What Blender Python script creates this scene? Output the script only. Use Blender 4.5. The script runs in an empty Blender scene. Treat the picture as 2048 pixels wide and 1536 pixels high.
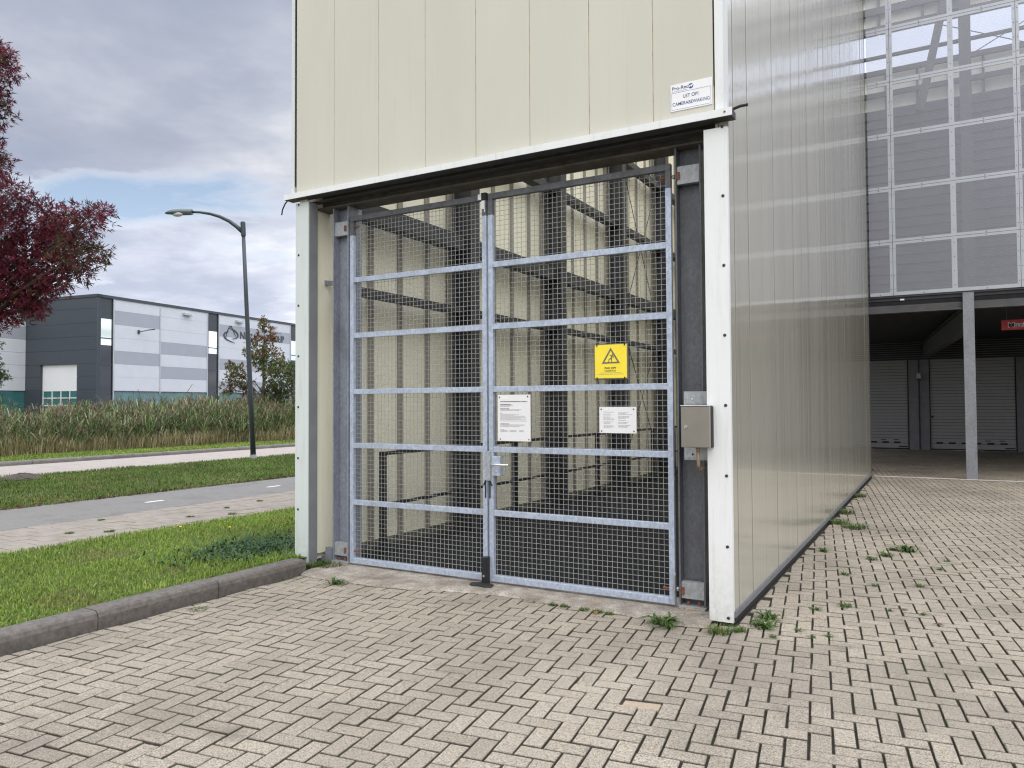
import bpy, math, random
import numpy as np
from mathutils import Vector, Matrix

rad = math.radians
SC = bpy.context.scene
COL = SC.collection
random.seed(7)
RNG = np.random.default_rng(11)

# ------------------------------------------------------------------ helpers
INV = {}          # parent object -> world inverse (we keep our own, no depsgraph needed)
WORLD = {}


def tag(o, label=None, cat=None, group=None, kind=None):
    if label: o['label'] = label
    if cat: o['category'] = cat
    if group: o['group'] = group
    if kind: o['kind'] = kind
    return o


def thing(name, loc, label, cat, group=None, rz=0.0):
    o = bpy.data.objects.new(name, None)
    COL.objects.link(o)
    o.empty_display_size = 0.2
    o.location = loc
    o.rotation_euler = (0, 0, rz)
    m = Matrix.Translation(Vector(loc)) @ Matrix.Rotation(rz, 4, 'Z')
    WORLD[o.name] = m
    return tag(o, label, cat, group)


def pworld(o):
    return WORLD.get(o.name, Matrix.Identity(4)) if o else Matrix.Identity(4)


class MB:
    """collects polygons in world coordinates"""

    def __init__(self):
        self.v, self.f, self.m = [], [], []

    def poly(self, pts, m=0):
        b = len(self.v)
        self.v += [tuple(p) for p in pts]
        self.f.append(tuple(range(b, b + len(pts))))
        self.m.append(m)

    def hexa(self, p, m=0):
        b = len(self.v)
        self.v += [tuple(q) for q in p]
        for q in ((0, 3, 2, 1), (4, 5, 6, 7), (0, 1, 5, 4), (1, 2, 6, 5), (2, 3, 7, 6), (3, 0, 4, 7)):
            self.f.append(tuple(b + i for i in q))
            self.m.append(m)
        return self

    def box(self, x0, x1, y0, y1, z0, z1, m=0):
        return self.hexa([(x0, y0, z0), (x1, y0, z0), (x1, y1, z0), (x0, y1, z0),
                          (x0, y0, z1), (x1, y0, z1), (x1, y1, z1), (x0, y1, z1)], m)

    def obox(self, o, a, b, c, m=0):
        """o corner, a b c edge vectors (right handed)"""
        o, a, b, c = map(Vector, (o, a, b, c))
        return self.hexa([o, o + a, o + a + b, o + b, o + c, o + a + c, o + a + b + c, o + b + c], m)

    def bar(self, p, q, w, h, m=0, up=(0, 0, 1)):
        """rectangular bar from p to q, w wide (sideways), h along up"""
        p, q, up = Vector(p), Vector(q), Vector(up)
        d = (q - p)
        s = d.cross(up)
        if s.length < 1e-6:
            s = d.cross(Vector((0, 1, 0)))
        s.normalize()
        u = s.cross(d).normalized()
        s, u = s * (w / 2), u * (h / 2)
        return self.hexa([p - s - u, p + s - u, q + s - u, q - s - u, p - s + u, p + s + u, q + s + u, q - s + u], m)

    def tube(self, pts, radii, n=8, m=0, caps=True):
        pts = [Vector(p) for p in pts]
        if not hasattr(radii, '__len__'):
            radii = [radii] * len(pts)
        b = len(self.v)
        ref = None
        for i, p in enumerate(pts):
            d = (pts[min(i + 1, len(pts) - 1)] - pts[max(i - 1, 0)]).normalized()
            if ref is None:
                ref = d.orthogonal().normalized()
            ref = (ref - d * ref.dot(d))
            if ref.length < 1e-6:
                ref = d.orthogonal()
            ref.normalize()
            s = d.cross(ref)
            for k in range(n):
                a = 2 * math.pi * k / n
                self.v.append(tuple(p + (ref * math.cos(a) + s * math.sin(a)) * radii[i]))
        for i in range(len(pts) - 1):
            for k in range(n):
                k2 = (k + 1) % n
                self.f.append((b + i * n + k, b + i * n + k2, b + (i + 1) * n + k2, b + (i + 1) * n + k))
                self.m.append(m)
        if caps:
            self.f.append(tuple(b + k for k in reversed(range(n))))
            self.m.append(m)
            e = b + (len(pts) - 1) * n
            self.f.append(tuple(e + k for k in range(n)))
            self.m.append(m)
        return self

    def ball(self, c, r, n=8, rings=5, m=0, sc=(1, 1, 1)):
        c = Vector(c)
        pts = []
        b = len(self.v)
        for i in range(1, rings):
            t = math.pi * i / rings
            for k in range(n):
                a = 2 * math.pi * k / n
                self.v.append((c.x + r * sc[0] * math.sin(t) * math.cos(a), c.y + r * sc[1] * math.sin(t) * math.sin(a), c.z + r * sc[2] * math.cos(t)))
        top = len(self.v); self.v.append((c.x, c.y, c.z + r * sc[2]))
        bot = len(self.v); self.v.append((c.x, c.y, c.z - r * sc[2]))
        for i in range(rings - 2):
            for k in range(n):
                k2 = (k + 1) % n
                self.f.append((b + i * n + k, b + (i + 1) * n + k, b + (i + 1) * n + k2, b + i * n + k2)); self.m.append(m)
        for k in range(n):
            k2 = (k + 1) % n
            self.f.append((top, b + k, b + k2)); self.m.append(m)
            e = b + (rings - 2) * n
            self.f.append((bot, e + k2, e + k)); self.m.append(m)
        return self

    def prism(self, pts2, axes, d, m=0):
        """extrude a 2d polygon; axes=(origin, ux, uy), d=vector"""
        o, ux, uy = map(Vector, axes)
        d = Vector(d)
        a = [o + ux * p[0] + uy * p[1] for p in pts2]
        c = [p + d for p in a]
        n = len(a)
        b = len(self.v)
        self.v += [tuple(p) for p in a + c]
        self.f.append(tuple(reversed(range(b, b + n)))); self.m.append(m)
        self.f.append(tuple(range(b + n, b + 2 * n))); self.m.append(m)
        for i in range(n):
            j = (i + 1) % n
            self.f.append((b + i, b + j, b + n + j, b + n + i)); self.m.append(m)
        return self

    def build(self, name, mats, parent=None, bevel=0, smooth=False, fix=True):
        me = bpy.data.meshes.new(name)
        inv = pworld(parent).inverted()
        me.from_pydata([inv @ Vector(p) for p in self.v], [], self.f)
        if not isinstance(mats, (list, tuple)):
            mats = [mats]
        for q in mats:
            me.materials.append(q)
        if len(mats) > 1:
            me.polygons.foreach_set('material_index', self.m)
        if fix:
            import bmesh
            bm = bmesh.new(); bm.from_mesh(me)
            bmesh.ops.recalc_face_normals(bm, faces=bm.faces)
            bm.to_mesh(me); bm.free()
        if smooth:
            me.polygons.foreach_set('use_smooth', [True] * len(me.polygons))
        me.update()
        o = bpy.data.objects.new(name, me)
        COL.objects.link(o)
        if parent:
            o.parent = parent
            WORLD[o.name] = pworld(parent)
        else:
            WORLD[o.name] = Matrix.Identity(4)
        if bevel:
            md = o.modifiers.new('edge', 'BEVEL')
            md.width = bevel; md.segments = 2; md.limit_method = 'ANGLE'; md.angle_limit = rad(40)
        return o


def np_mesh(name, V, F4=None, F3=None, mats=(), col=None, parent=None, smooth=False):
    """fast mesh from numpy arrays; col = per vertex rgb"""
    me = bpy.data.meshes.new(name)
    inv = np.array(pworld(parent).inverted())
    V = V @ inv[:3, :3].T + inv[:3, 3]
    F4 = np.zeros((0, 4), int) if F4 is None else F4
    F3 = np.zeros((0, 3), int) if F3 is None else F3
    me.vertices.add(len(V)); me.vertices.foreach_set('co', V.astype(np.float32).ravel())
    nl = F4.size + F3.size
    me.loops.add(nl)
    me.loops.foreach_set('vertex_index', np.concatenate([F4.ravel(), F3.ravel()]).astype(np.int32))
    npoly = len(F4) + len(F3)
    me.polygons.add(npoly)
    ls = np.concatenate([np.arange(len(F4)) * 4, F4.size + np.arange(len(F3)) * 3]).astype(np.int32)
    me.polygons.foreach_set('loop_start', ls)
    if smooth:
        me.polygons.foreach_set('use_smooth', np.ones(npoly, bool))
    me.update(calc_edges=True)
    if col is not None:
        ca = me.color_attributes.new('tint', 'FLOAT_COLOR', 'POINT')
        c4 = np.ones((len(V), 4), np.float32); c4[:, :3] = col
        ca.data.foreach_set('color', c4.ravel())
    for q in mats:
        me.materials.append(q)
    o = bpy.data.objects.new(name, me)
    COL.objects.link(o)
    if parent:
        o.parent = parent
        WORLD[o.name] = pworld(parent)
    return o


# ------------------------------------------------------------------ materials
class NT:
    def __init__(self, name):
        self.mat = bpy.data.materials.new(name)
        self.mat.use_nodes = True
        self.t = self.mat.node_tree
        self.t.nodes.clear()
        self.out = self.n('ShaderNodeOutputMaterial')
        self.b = self.n('ShaderNodeBsdfPrincipled')
        self.l(self.b.outputs[0], self.out.inputs[0])

    def n(self, k, **kw):
        q = self.t.nodes.new(k)
        for a, b in kw.items():
            setattr(q, a, b)
        return q

    def l(self, a, b):
        self.t.links.new(a, b)

    def pos(self, scale=(1, 1, 1)):
        g = self.n('ShaderNodeNewGeometry')
        if scale == (1, 1, 1):
            return g.outputs['Position']
        m = self.n('ShaderNodeVectorMath', operation='MULTIPLY')
        self.l(g.outputs['Position'], m.inputs[0]); m.inputs[1].default_value = scale
        return m.outputs[0]

    def noise(self, scale, detail=4, rough=.55, stretch=(1, 1, 1), dist=0):
        q = self.n('ShaderNodeTexNoise')
        q.inputs['Scale'].default_value = scale; q.inputs['Detail'].default_value = detail
        q.inputs['Roughness'].default_value = rough; q.inputs['Distortion'].default_value = dist
        self.l(self.pos(stretch), q.inputs['Vector'])
        return q.outputs['Fac']

    def ramp(self, fac, stops):
        r = self.n('ShaderNodeValToRGB')
        e = r.color_ramp.elements
        while len(e) < len(stops):
            e.new(.5)
        for q, (p, c) in zip(e, stops):
            q.position = p
            q.color = (c, c, c, 1) if not hasattr(c, '__len__') else (*c, 1)
        self.l(fac, r.inputs[0])
        return r.outputs[0]

    def mix(self, fac, a, b, mode='MIX'):
        q = self.n('ShaderNodeMix', data_type='RGBA', blend_type=mode)
        for inp, val in ((q.inputs[0], fac), (q.inputs[6], a), (q.inputs[7], b)):
            if hasattr(val, 'is_output'):
                self.l(val, inp)
            elif hasattr(val, '__len__'):
                inp.default_value = (*val, 1)
            else:
                inp.default_value = val
        return q.outputs[2]

    def math(self, op, a, b=0.0, c=None, clamp=False):
        q = self.n('ShaderNodeMath', operation=op, use_clamp=clamp)
        for i, val in enumerate((a, b) if c is None else (a, b, c)):
            if hasattr(val, 'is_output'):
                self.l(val, q.inputs[i])
            else:
                q.inputs[i].default_value = val
        return q.outputs[0]

    def bump(self, h, strength, dist=.01):
        q = self.n('ShaderNodeBump')
        q.inputs['Strength'].default_value = strength; q.inputs['Distance'].default_value = dist
        self.l(h, q.inputs['Height'])
        self.l(q.outputs[0], self.b.inputs['Normal'])
        return q.outputs[0]

    def set(self, base=None, rough=None, metal=None, **kw):
        for key, val in (('Base Color', base), ('Roughness', rough), ('Metallic', metal), *kw.items()):
            if val is None:
                continue
            inp = self.b.inputs[key]
            if hasattr(val, 'is_output'):
                self.l(val, inp)
            elif hasattr(val, '__len__') and inp.type == 'RGBA':
                inp.default_value = (*val, 1)
            else:
                inp.default_value = val
        return self.mat


def srgb(r, g, b):
    f = lambda c: (c / 255 / 12.92) if c / 255 <= .04045 else ((c / 255 + .055) / 1.055) ** 2.4
    return (f(r), f(g), f(b))


def simple(name, c, rough=.5, metal=0.0, var=.12, scale=6, bump=.0, bscale=80, **kw):
    k = NT(name)
    lo = tuple(q * (1 - var) for q in c); hi = tuple(min(1, q * (1 + var)) for q in c)
    col = k.ramp(k.noise(scale, 6, .6), [(.3, lo), (.7, hi)])
    if bump:
        k.bump(k.noise(bscale, 3), bump, .002)
    return k.set(col, rough, metal, **kw)


def grime(name, c, dirt, rough=.45, streak=2.0, amount=.5, metal=0.0, coat=0.0, splash=0.0):
    """painted sheet with faint vertical dirt runs"""
    k = NT(name)
    n1 = k.noise(streak, 6, .65, (9, 9, .7))
    n2 = k.noise(26, 5, .7)
    f = k.math('MULTIPLY', k.ramp(n1, [(.5, 0.0), (.8, 1.0)]), k.ramp(n2, [(.35, .25), (.7, 1.0)]))
    f = k.math('MULTIPLY', f, amount)
    base = k.ramp(k.noise(1.3, 3), [(.3, tuple(q * .95 for q in c)), (.7, c)])
    if splash:
        g_ = k.n('ShaderNodeNewGeometry'); sz = k.n('ShaderNodeSeparateXYZ'); k.l(g_.outputs['Position'], sz.inputs[0])
        f2 = k.math('MULTIPLY', k.ramp(sz.outputs[2], [(.0, 1.0), (.18, .5), (.6, 0.0)]), k.ramp(k.noise(16, 6, .75), [(.36, .0), (.66, splash)]))
        f = k.math('ADD', f, f2, clamp=True)
    k.bump(k.noise(2.0, 2, .5, (6, 6, .5)), .04, .01)
    r = k.ramp(n2, [(.3, rough * .85), (.7, min(1, rough * 1.2))])
    return k.set(k.mix(f, base, dirt), r, metal, **{'Coat Weight': coat})


def galv(name, c, metal=.5, rough=.42, stain=(.13, .12, .11), amt=.35):
    k = NT(name)
    v = k.n('ShaderNodeTexVoronoi'); v.inputs['Scale'].default_value = 55
    k.l(k.pos((1, 1, .7)), v.inputs['Vector'])
    sp = k.ramp(v.outputs['Color'], [(.2, tuple(q * .86 for q in c)), (.8, tuple(min(1, q * 1.1) for q in c))])
    big = k.noise(4.5, 6, .65, (1, 1, .45))
    f = k.math('MULTIPLY', k.ramp(big, [(.48, 0.0), (.78, 1.0)]), amt)
    k.bump(k.noise(140, 3), .05, .001)
    return k.set(k.mix(f, sp, stain), k.ramp(big, [(.3, rough * .85), (.7, rough * 1.25)]), metal)


def rusty(name):
    k = NT(name)
    n = k.noise(60, 6, .7)
    col = k.ramp(n, [(.3, (.07, .025, .012)), (.5, (.22, .075, .028)), (.68, (.24, .10, .05)), (.8, (.2, .17, .15))])
    k.bump(k.noise(220, 3), .4, .002)
    return k.set(col, .75, .2)


def tinted(name, rough=.6, trans=.0, spec=.3):
    """vertex coloured vegetation"""
    k = NT(name)
    a = k.n('ShaderNodeAttribute', attribute_name='tint')
    k.set(a.outputs['Color'], rough, 0.0, **{'Specular IOR Level': spec})
    if trans:
        tr = k.n('ShaderNodeBsdfTranslucent')
        k.l(a.outputs['Color'], tr.inputs[0])
        mx = k.n('ShaderNodeMixShader'); mx.inputs[0].default_value = trans
        k.l(k.b.outputs[0], mx.inputs[1]); k.l(tr.outputs[0], mx.inputs[2])
        k.l(mx.outputs[0], k.out.inputs[0])
    return k.mat


M = {}
# cladding on the front (matt cream) and the side (glossy)
k = NT('cream_cladding_front')
ribs = k.n('ShaderNodeTexWave', wave_type='BANDS', bands_direction='X')
ribs.inputs['Scale'].default_value = 20; k.l(k.pos(), ribs.inputs['Vector'])
base = k.ramp(k.noise(.9, 4, .6, (1, 1, .35)), [(.3, (.53, .515, .448)), (.7, (.585, .570, .498))])
st = k.ramp(k.noise(1.6, 6, .7, (7, 7, .3)), [(.55, 0.0), (.85, .35)])
base = k.mix(st, base, (.42, .38, .27))
base = k.mix(k.math('MULTIPLY', ribs.outputs['Fac'], .10), base, (.44, .42, .34))
k.bump(ribs.outputs['Fac'], .10, .003)
M['front'] = k.set(base, .42)

k = NT('cream_cladding_side')
ribs = k.n('ShaderNodeTexWave', wave_type='BANDS', bands_direction='Y')
ribs.inputs['Scale'].default_value = 22; k.l(k.pos(), ribs.inputs['Vector'])
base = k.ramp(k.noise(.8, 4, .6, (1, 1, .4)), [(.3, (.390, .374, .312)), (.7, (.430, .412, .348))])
g = k.n('ShaderNodeNewGeometry')
wy = k.n('ShaderNodeSeparateXYZ'); k.l(g.outputs['Position'], wy.inputs[0])
wn_ = k.n('ShaderNodeTexWhiteNoise', noise_dimensions='1D'); k.l(k.math('FLOOR', k.math('MULTIPLY', wy.outputs[1], 260.0)), wn_.inputs['W'])
dy = k.math('ADD', k.math('MULTIPLY', k.math('SUBTRACT', wn_.outputs['Value'],   .5), .10), k.math('MULTIPLY', k.math('SUBTRACT', k.noise(2.0, 2, .5, (0, 1.5, .1)), .5), .05))
dz = k.math('MULTIPLY', k.math('SUBTRACT', k.noise(1.0, 3, .6, (0, 5.0, .35)), .5), .018)
cv = k.n('ShaderNodeCombineXYZ'); k.l(dy, cv.inputs[1]); k.l(dz, cv.inputs[2])
av = k.n('ShaderNodeVectorMath', operation='ADD'); k.l(g.outputs['Normal'], av.inputs[0]); k.l(cv.outputs[0], av.inputs[1])
nv = k.n('ShaderNodeVectorMath', operation='NORMALIZE'); k.l(av.outputs[0], nv.inputs[0])
k.l(nv.outputs[0], k.b.inputs['Normal']); k.l(nv.outputs[0], k.b.inputs['Coat Normal'])
M['side'] = k.set(base, .30, **{'Coat Weight': 1.0, 'Coat Roughness': .03, 'Coat IOR': 1.55})

k = NT('cream_cladding_inner')
ribs = k.n('ShaderNodeTexWave', wave_type='BANDS', bands_direction='Y')
ribs.inputs['Scale'].default_value = 16; k.l(k.pos(), ribs.inputs['Vector'])
base = k.ramp(k.noise(1.2, 4, .6, (1, 1, .35)), [(.3, (.78, .745, .60)), (.7, (.83, .80, .66))])
k.bump(ribs.outputs['Fac'], .10, .003)
st = k.ramp(k.noise(1.8, 6, .7, (6, 6, .35)), [(.55, 0.0), (.85, .4)])
M['inner'] = k.set(k.mix(st, base, (.40, .34, .22)), .5)

k = NT('stained_seam')
M['sidegap'] = simple('dark_joint_sealant', (.15, .145, .125), .9)
M['seam'] = k.set(k.ramp(k.noise(18, 6, .8, (1, 1, .5)), [(.40, (.46, .40, .29)), (.56, (.34, .27, .19)), (.72, (.13, .10, .075))]), .8)
M['batten'] = grime('grey_joint_profile', (.27, .25, .215), (.12, .10, .08), .55, 2.5, .6)
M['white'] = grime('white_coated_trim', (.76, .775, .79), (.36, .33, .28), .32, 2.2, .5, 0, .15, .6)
M['whiteshade'] = grime('shaded_algae_white_trim', (.60, .645, .645), (.30, .33, .24), .36, 2.2, .6, 0, 0, .6)  # greyer copy of the white trim: dimmer light painted in, greenish dirt
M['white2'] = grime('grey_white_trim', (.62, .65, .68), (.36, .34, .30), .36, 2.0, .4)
M['greyin'] = simple('grey_trim_return', (.20, .21, .225), .5, 0, .1, 5)
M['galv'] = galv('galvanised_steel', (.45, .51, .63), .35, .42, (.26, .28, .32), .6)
M['galvd'] = galv('lintel_shade_weathered_steel', (.13, .135, .15), .3, .55, (.05, .05, .055), .6)  # darker copy paints lintel shade and weathering onto the gate tops
M['galvw'] = galv('galvanised_wire', (.35, .36, .375), .35, .45)
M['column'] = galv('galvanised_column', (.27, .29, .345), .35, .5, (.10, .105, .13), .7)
M['column2'] = galv('dark_gate_column', (.13, .135, .155), .3, .5, (.08, .075, .075), .7)  # darker tone used for the right gate column only
M['plate'] = galv('galvanised_plate', (.40, .42, .45), .4, .45, (.2, .17, .15), .5)
M['steel'] = simple('dark_primed_steel', (.040, .040, .042), .55, .1, .25, 7)
M['beam'] = simple('brown_stained_beam', (.075, .066, .058), .7, .0, .35, 9)
M['black'] = simple('black_painted_metal', (.012, .012, .014), .45, .0, .2, 9)
M['rubber'] = simple('black_rubber', (.015, .015, .016), .7, 0, .2, 9)
M['gap'] = simple('dark_gap', (.012, .012, .013), .9)
M['screw'] = simple('dark_screw_head', (.05, .05, .055), .5, .5)
M['rust'] = rusty('rusty_steel')
M['alu'] = galv('dull_aluminium_flashing', (.20, .205, .215), .4, .5)
k = NT('brushed_stainless_steel')
k.bump(k.noise(14, 3, .6, (1, 1, 40)), .05, .001)
M['inox'] = k.set(k.ramp(k.noise(3, 4), [(.3, (.27, .25, .225)), (.7, (.34, .315, .285))]), .36, .75)
M['chrome'] = simple('polished_metal', (.7, .7, .7), .2, .9)
k = NT('brown_conduit')
M['conduit'] = k.set(k.ramp(k.noise(14, 5, .6), [(.35, (.12, .08, .045)), (.65, (.30, .22, .14))]), .5, .2)

# paving bricks
k = NT('concrete_paving_brick')
a = k.n('ShaderNodeAttribute', attribute_name='tint')
sep = k.n('ShaderNodeSeparateColor'); k.l(a.outputs['Color'], sep.inputs[0])
base = k.ramp(sep.outputs[0], [(.0, (.265, .229, .178)), (.5, (.345, .299, .235)), (1, (.410, .358, .284))])
mid_ = k.noise(48, 4, .7)
base = k.mix(k.ramp(mid_, [(.40, .45), (.54, 0.0)]), base, (.15, .13, .11))
sp = k.noise(135, 3, .7)
base = k.mix(k.ramp(sp, [(.39, .9), (.48, 0.0)]), base, (.105, .092, .078))
base = k.mix(k.ramp(sp, [(.54, 0.0), (.64, .6)]), base, (.54, .49, .41))
sp2 = k.n('ShaderNodeTexVoronoi'); sp2.inputs['Scale'].default_value = 120; k.l(k.pos(), sp2.inputs['Vector'])
base = k.mix(k.ramp(sp2.outputs['Distance'], [(.10, .75), (.26, 0.0)]), base, (.60, .54, .46))
big = k.noise(.55, 6, .65)
base = k.mix(k.ramp(big, [(.45, 0.0), (.68, .65)]), base, (.14, .122, .108))
blot = k.noise(1.9, 5, .6)
base = k.mix(k.ramp(blot, [(.62, 0.0), (.74, .55)]), base, (.11, .095, .085))
fine = k.noise(5.5, 6, .7)
base = k.mix(k.ramp(fine, [(.5, 0.0), (.75, .35)]), base, (.23, .20, .17))
moss_ = k.ramp(k.noise(1.1, 6, .7), [(.50, 0.0), (.62, 1.0)])
base = k.mix(sep.outputs[1], base, k.mix(moss_, (.026, .023, .018), (.050, .068, .016)))          # joint sides: occlusion shade painted in, plus moss
base = k.mix(sep.outputs[2], base, (.40, .30, .21))             # sand stained brick
k.bump(k.noise(150, 4, .75), .6, .004)
M['brick'] = k.set(base, .88, **{'Specular IOR Level': .25})
k = NT('mossy_joint_sand')
mo = k.noise(1.1, 6, .7)
base = k.mix(k.ramp(mo, [(.52, 0.0), (.66, 1.0)]), (.040, .034, .027), (.050, .066, .018))
base = k.mix(k.ramp(k.noise(60, 4, .7), [(.3, .5), (.7, 0.0)]), base, (.025, .022, .018))
M['joint'] = k.set(base, .95)


def concrete(name, lo, hi, sc=14, speck=.4):
    k = NT(name)
    b = k.ramp(k.noise(sc, 7, .65), [(.3, lo), (.7, hi)])
    b = k.mix(k.ramp(k.noise(190, 2), [(.33, speck), (.45, 0.0)]), b, tuple(q * .4 for q in lo))
    b = k.mix(k.ramp(k.noise(1.7, 6, .7), [(.5, 0.0), (.75, .5)]), b, tuple(q * .55 for q in lo))
    k.bump(k.noise(120, 4, .7), .35, .003)
    return k.set(b, .9)


M['kerb'] = concrete('kerb_concrete', (.085, .075, .067), (.175, .157, .142), 22, .5)
M['kerb2'] = concrete('road_kerb_concrete', (.12, .115, .105), (.2, .19, .175), 6)
k = NT('worn_exposed_concrete')
b = k.ramp(k.noise(5, 7, .7), [(.3, (.17, .14, .115)), (.5, (.30, .265, .225)), (.72, (.52, .47, .41))])
b = k.mix(k.ramp(k.noise(85, 3, .7), [(.36, .85), (.5, 0.0)]), b, (.10, .085, .07))
b = k.mix(k.ramp(k.noise(2.2, 5), [(.6, 0.0), (.74, .45)]), b, (.33, .18, .08))
k.bump(k.noise(70, 5, .75), .7, .008)
M['slab'] = k.set(b, .92)
M['tile'] = concrete('pavement_tile', (.225, .195, .165), (.305, .268, .228), 7, .3)
M['asphalt'] = concrete('bike_path_asphalt', (.150, .142, .134), (.215, .204, .192), 26, .3)
M['road'] = concrete('road_asphalt', (.30, .262, .235), (.40, .352, .318), 18, .3)
M['ramp'] = concrete('dark_ramp_surface', (.013, .013, .013), (.026, .026, .025), 30, .3)
M['ramp'].node_tree.nodes['Principled BSDF'].inputs['Specular IOR Level'].default_value = .1
M['mosscurb'] = concrete('mossy_dark_curb', (.028, .026, .02), (.055, .05, .04), 18, .3)
M['mark'] = simple('worn_white_marking', (.62, .61, .59), .7, 0, .2, 30)
k = NT('turf_soil')
M['turf'] = k.set(k.mix(k.noise(1.4, 6, .7), (.05, .075, .014), (.09, .115, .026)), .95)
k = NT('wild_ground')
M['earth'] = k.set(k.ramp(k.noise(.25, 8, .7), [(.3, (.045, .05, .02)), (.7, (.10, .10, .045))]), .95)
M['mole'] = concrete('dug_soil', (.05, .04, .03), (.115, .095, .08), 20, .4)
M['grass'] = tinted('grass_blade', .55, .3)
M['reed'] = tinted('reed_leaf', .7, .2)
M['leaf'] = tinted('tree_leaf', .5, .3)
M['weed'] = tinted('weed_leaf', .5, .25)
M['petal'] = simple('yellow_petals', (.8, .5, .02), .6)
k = NT('bark')
k.bump(k.noise(30, 6, .7, (1, 1, .25)), .8, .02)
M['bark'] = k.set(k.ramp(k.noise(14, 6, .7, (1, 1, .3)), [(.3, (.035, .027, .022)), (.7, (.11, .09, .072))]), .9)
M['wood'] = simple('weathered_stake', (.22, .18, .14), .85, 0, .25, 20)
# signs
M['signwhite'] = simple('white_sign_face', (.80, .80, .83), .35, 0, .03)
M['notice'] = simple('laminated_notice', (.74, .735, .755), .35, 0, .03)
M['yellow'] = simple('yellow_sign_face', (.88, .70, .045), .4, 0, .04)
M['signgrey'] = simple('grey_sign_frame', (.13, .13, .125), .5)
M['ink'] = simple('dark_print', (.045, .042, .04), .6)
M['greyink'] = simple('grey_print', (.25, .245, .27), .6)
M['blue'] = simple('blue_print', (.03, .05, .22), .5)
M['red'] = simple('red_sign_face', (.42, .008, .012), .4)
# warehouse
def sheet(name, c, rough=.4):
    return grime(name, c, tuple(q * .75 for q in c), rough, 1.2, .3)
M['w_dark'] = sheet('anthracite_cladding', (.045, .055, .070))
M['w_white'] = sheet('light_grey_cladding', (.56, .58, .64))
M['w_grey'] = sheet('mid_grey_cladding', (.33, .345, .40))
M['w_trim'] = simple('dark_roof_trim', (.035, .042, .05), .4)
M['w_alu'] = simple('silver_mullion', (.42, .44, .46), .4, .3)
M['w_door'] = sheet('white_sectional_door', (.70, .71, .74))
k = NT('teal_glazing')
M['w_teal'] = k.set(k.ramp(k.noise(.5, 3, .5, (1, 1, .3)), [(.3, (.025, .10, .11)), (.7, (.055, .17, .18))]), .12, 0, **{'Specular IOR Level': .8})
k = NT('dark_window_glass')
M['w_glass'] = k.set((.02, .024, .03), .03, 0, **{'Specular IOR Level': .5, 'IOR': 1.45})
M['w_mirror'] = NT('reflective_window_glass').set((.62, .66, .64), .05, .85)
# street lamp
M['lamp'] = simple('grey_painted_lamp_post', (.036, .047, .055), .4, .2, .08, 4)
M['lamphead'] = simple('grey_lamp_housing', (.085, .11, .115), .35, .1, .06, 4)
M['lens'] = NT('clear_lamp_cover').set((.5, .5, .5), .15)
# car park
k = NT('perforated_panel')
k.set((.36, .37, .425), .4, .35)
p = 0.018
g = k.n('ShaderNodeNewGeometry'); sx = k.n('ShaderNodeSeparateXYZ'); k.l(g.outputs['Position'], sx.inputs[0])


def lattice(ox, oz):
    fx = k.math('SUBTRACT', k.math('FRACT', k.math('ADD', k.math('DIVIDE', sx.outputs[0], p), ox)), .5)
    fz = k.math('SUBTRACT', k.math('FRACT', k.math('ADD', k.math('DIVIDE', sx.outputs[2], p * 1.732), oz)), .5)
    fz = k.math('MULTIPLY', fz, 1.732)
    return k.math('SQRT', k.math('ADD', k.math('MULTIPLY', fx, fx), k.math('MULTIPLY', fz, fz)))


dmin = k.math('MINIMUM', lattice(0, 0), lattice(.5, .5))
hole = k.math('LESS_THAN', dmin, .375)
tr = k.n('ShaderNodeBsdfTransparent')
mx = k.n('ShaderNodeMixShader')
k.l(hole, mx.inputs[0]); k.l(k.b.outputs[0], mx.inputs[1]); k.l(tr.outputs[0], mx.inputs[2]); k.l(mx.outputs[0], k.out.inputs[0])
M['perf'] = k.mat
M['perfrim'] = simple('aluminium_panel_rim', (.40, .42, .465), .4, .3, .05)
M['pk_col'] = galv('carpark_column', (.24, .25, .28), .3, .5, (.13, .12, .11), .6)
M['pk_steel'] = simple('carpark_steel', (.085, .085, .092), .6, .1, .2)
M['pk_deck'] = simple('carpark_deck_underside', (.045, .045, .055), .6, .2, .2)
M['pk_wall'] = simple('carpark_grey_wall', (.20, .20, .225), .6)
M['pk_door'] = simple('roller_door_slats', (.30, .30, .315), .45, .1, .05)
M['pk_cream'] = simple('cream_carpark_cladding', (.78, .77, .69), .5, 0, .05)
M['pk_slab'] = simple('dark_parapet', (.075, .072, .082), .7, 0, .2, 3)

# ------------------------------------------------------------------ camera
RM = ((0.8695, 0.4939, -0.0052), (-0.0181, 0.0213, -0.9996), (-0.4936, 0.8693, 0.0275))
cam = bpy.data.cameras.new('camera')
co = bpy.data.objects.new('camera', cam)
COL.objects.link(co)
r_, d_, f_ = (Vector(q).normalized() for q in RM)
f_ = f_.normalized(); r_ = (r_ - f_ * r_.dot(f_)).normalized(); u_ = r_.cross(f_)
co.matrix_world = Matrix(((r_.x, u_.x, -f_.x, 1.3245), (r_.y, u_.y, -f_.y, -5.536), (r_.z, u_.z, -f_.z, 1.6), (0, 0, 0, 1)))
cam.sensor_width = 36; cam.lens = 36 * 1510 / 2048
cam.clip_start = .05; cam.clip_end = 3000
SC.camera = co

# ------------------------------------------------------------------ light
SUN = Vector((0.46, -0.68, 0.57)).normalized()
sl = bpy.data.lights.new('sun', 'SUN')
sl.energy = .95; sl.angle = rad(40); sl.color = (1, .965, .92)
so = bpy.data.objects.new('sun', sl); COL.objects.link(so)
so.rotation_euler = (-SUN).to_track_quat('-Z', 'Y').to_euler()
so.location = (4, -8, 12)

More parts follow.
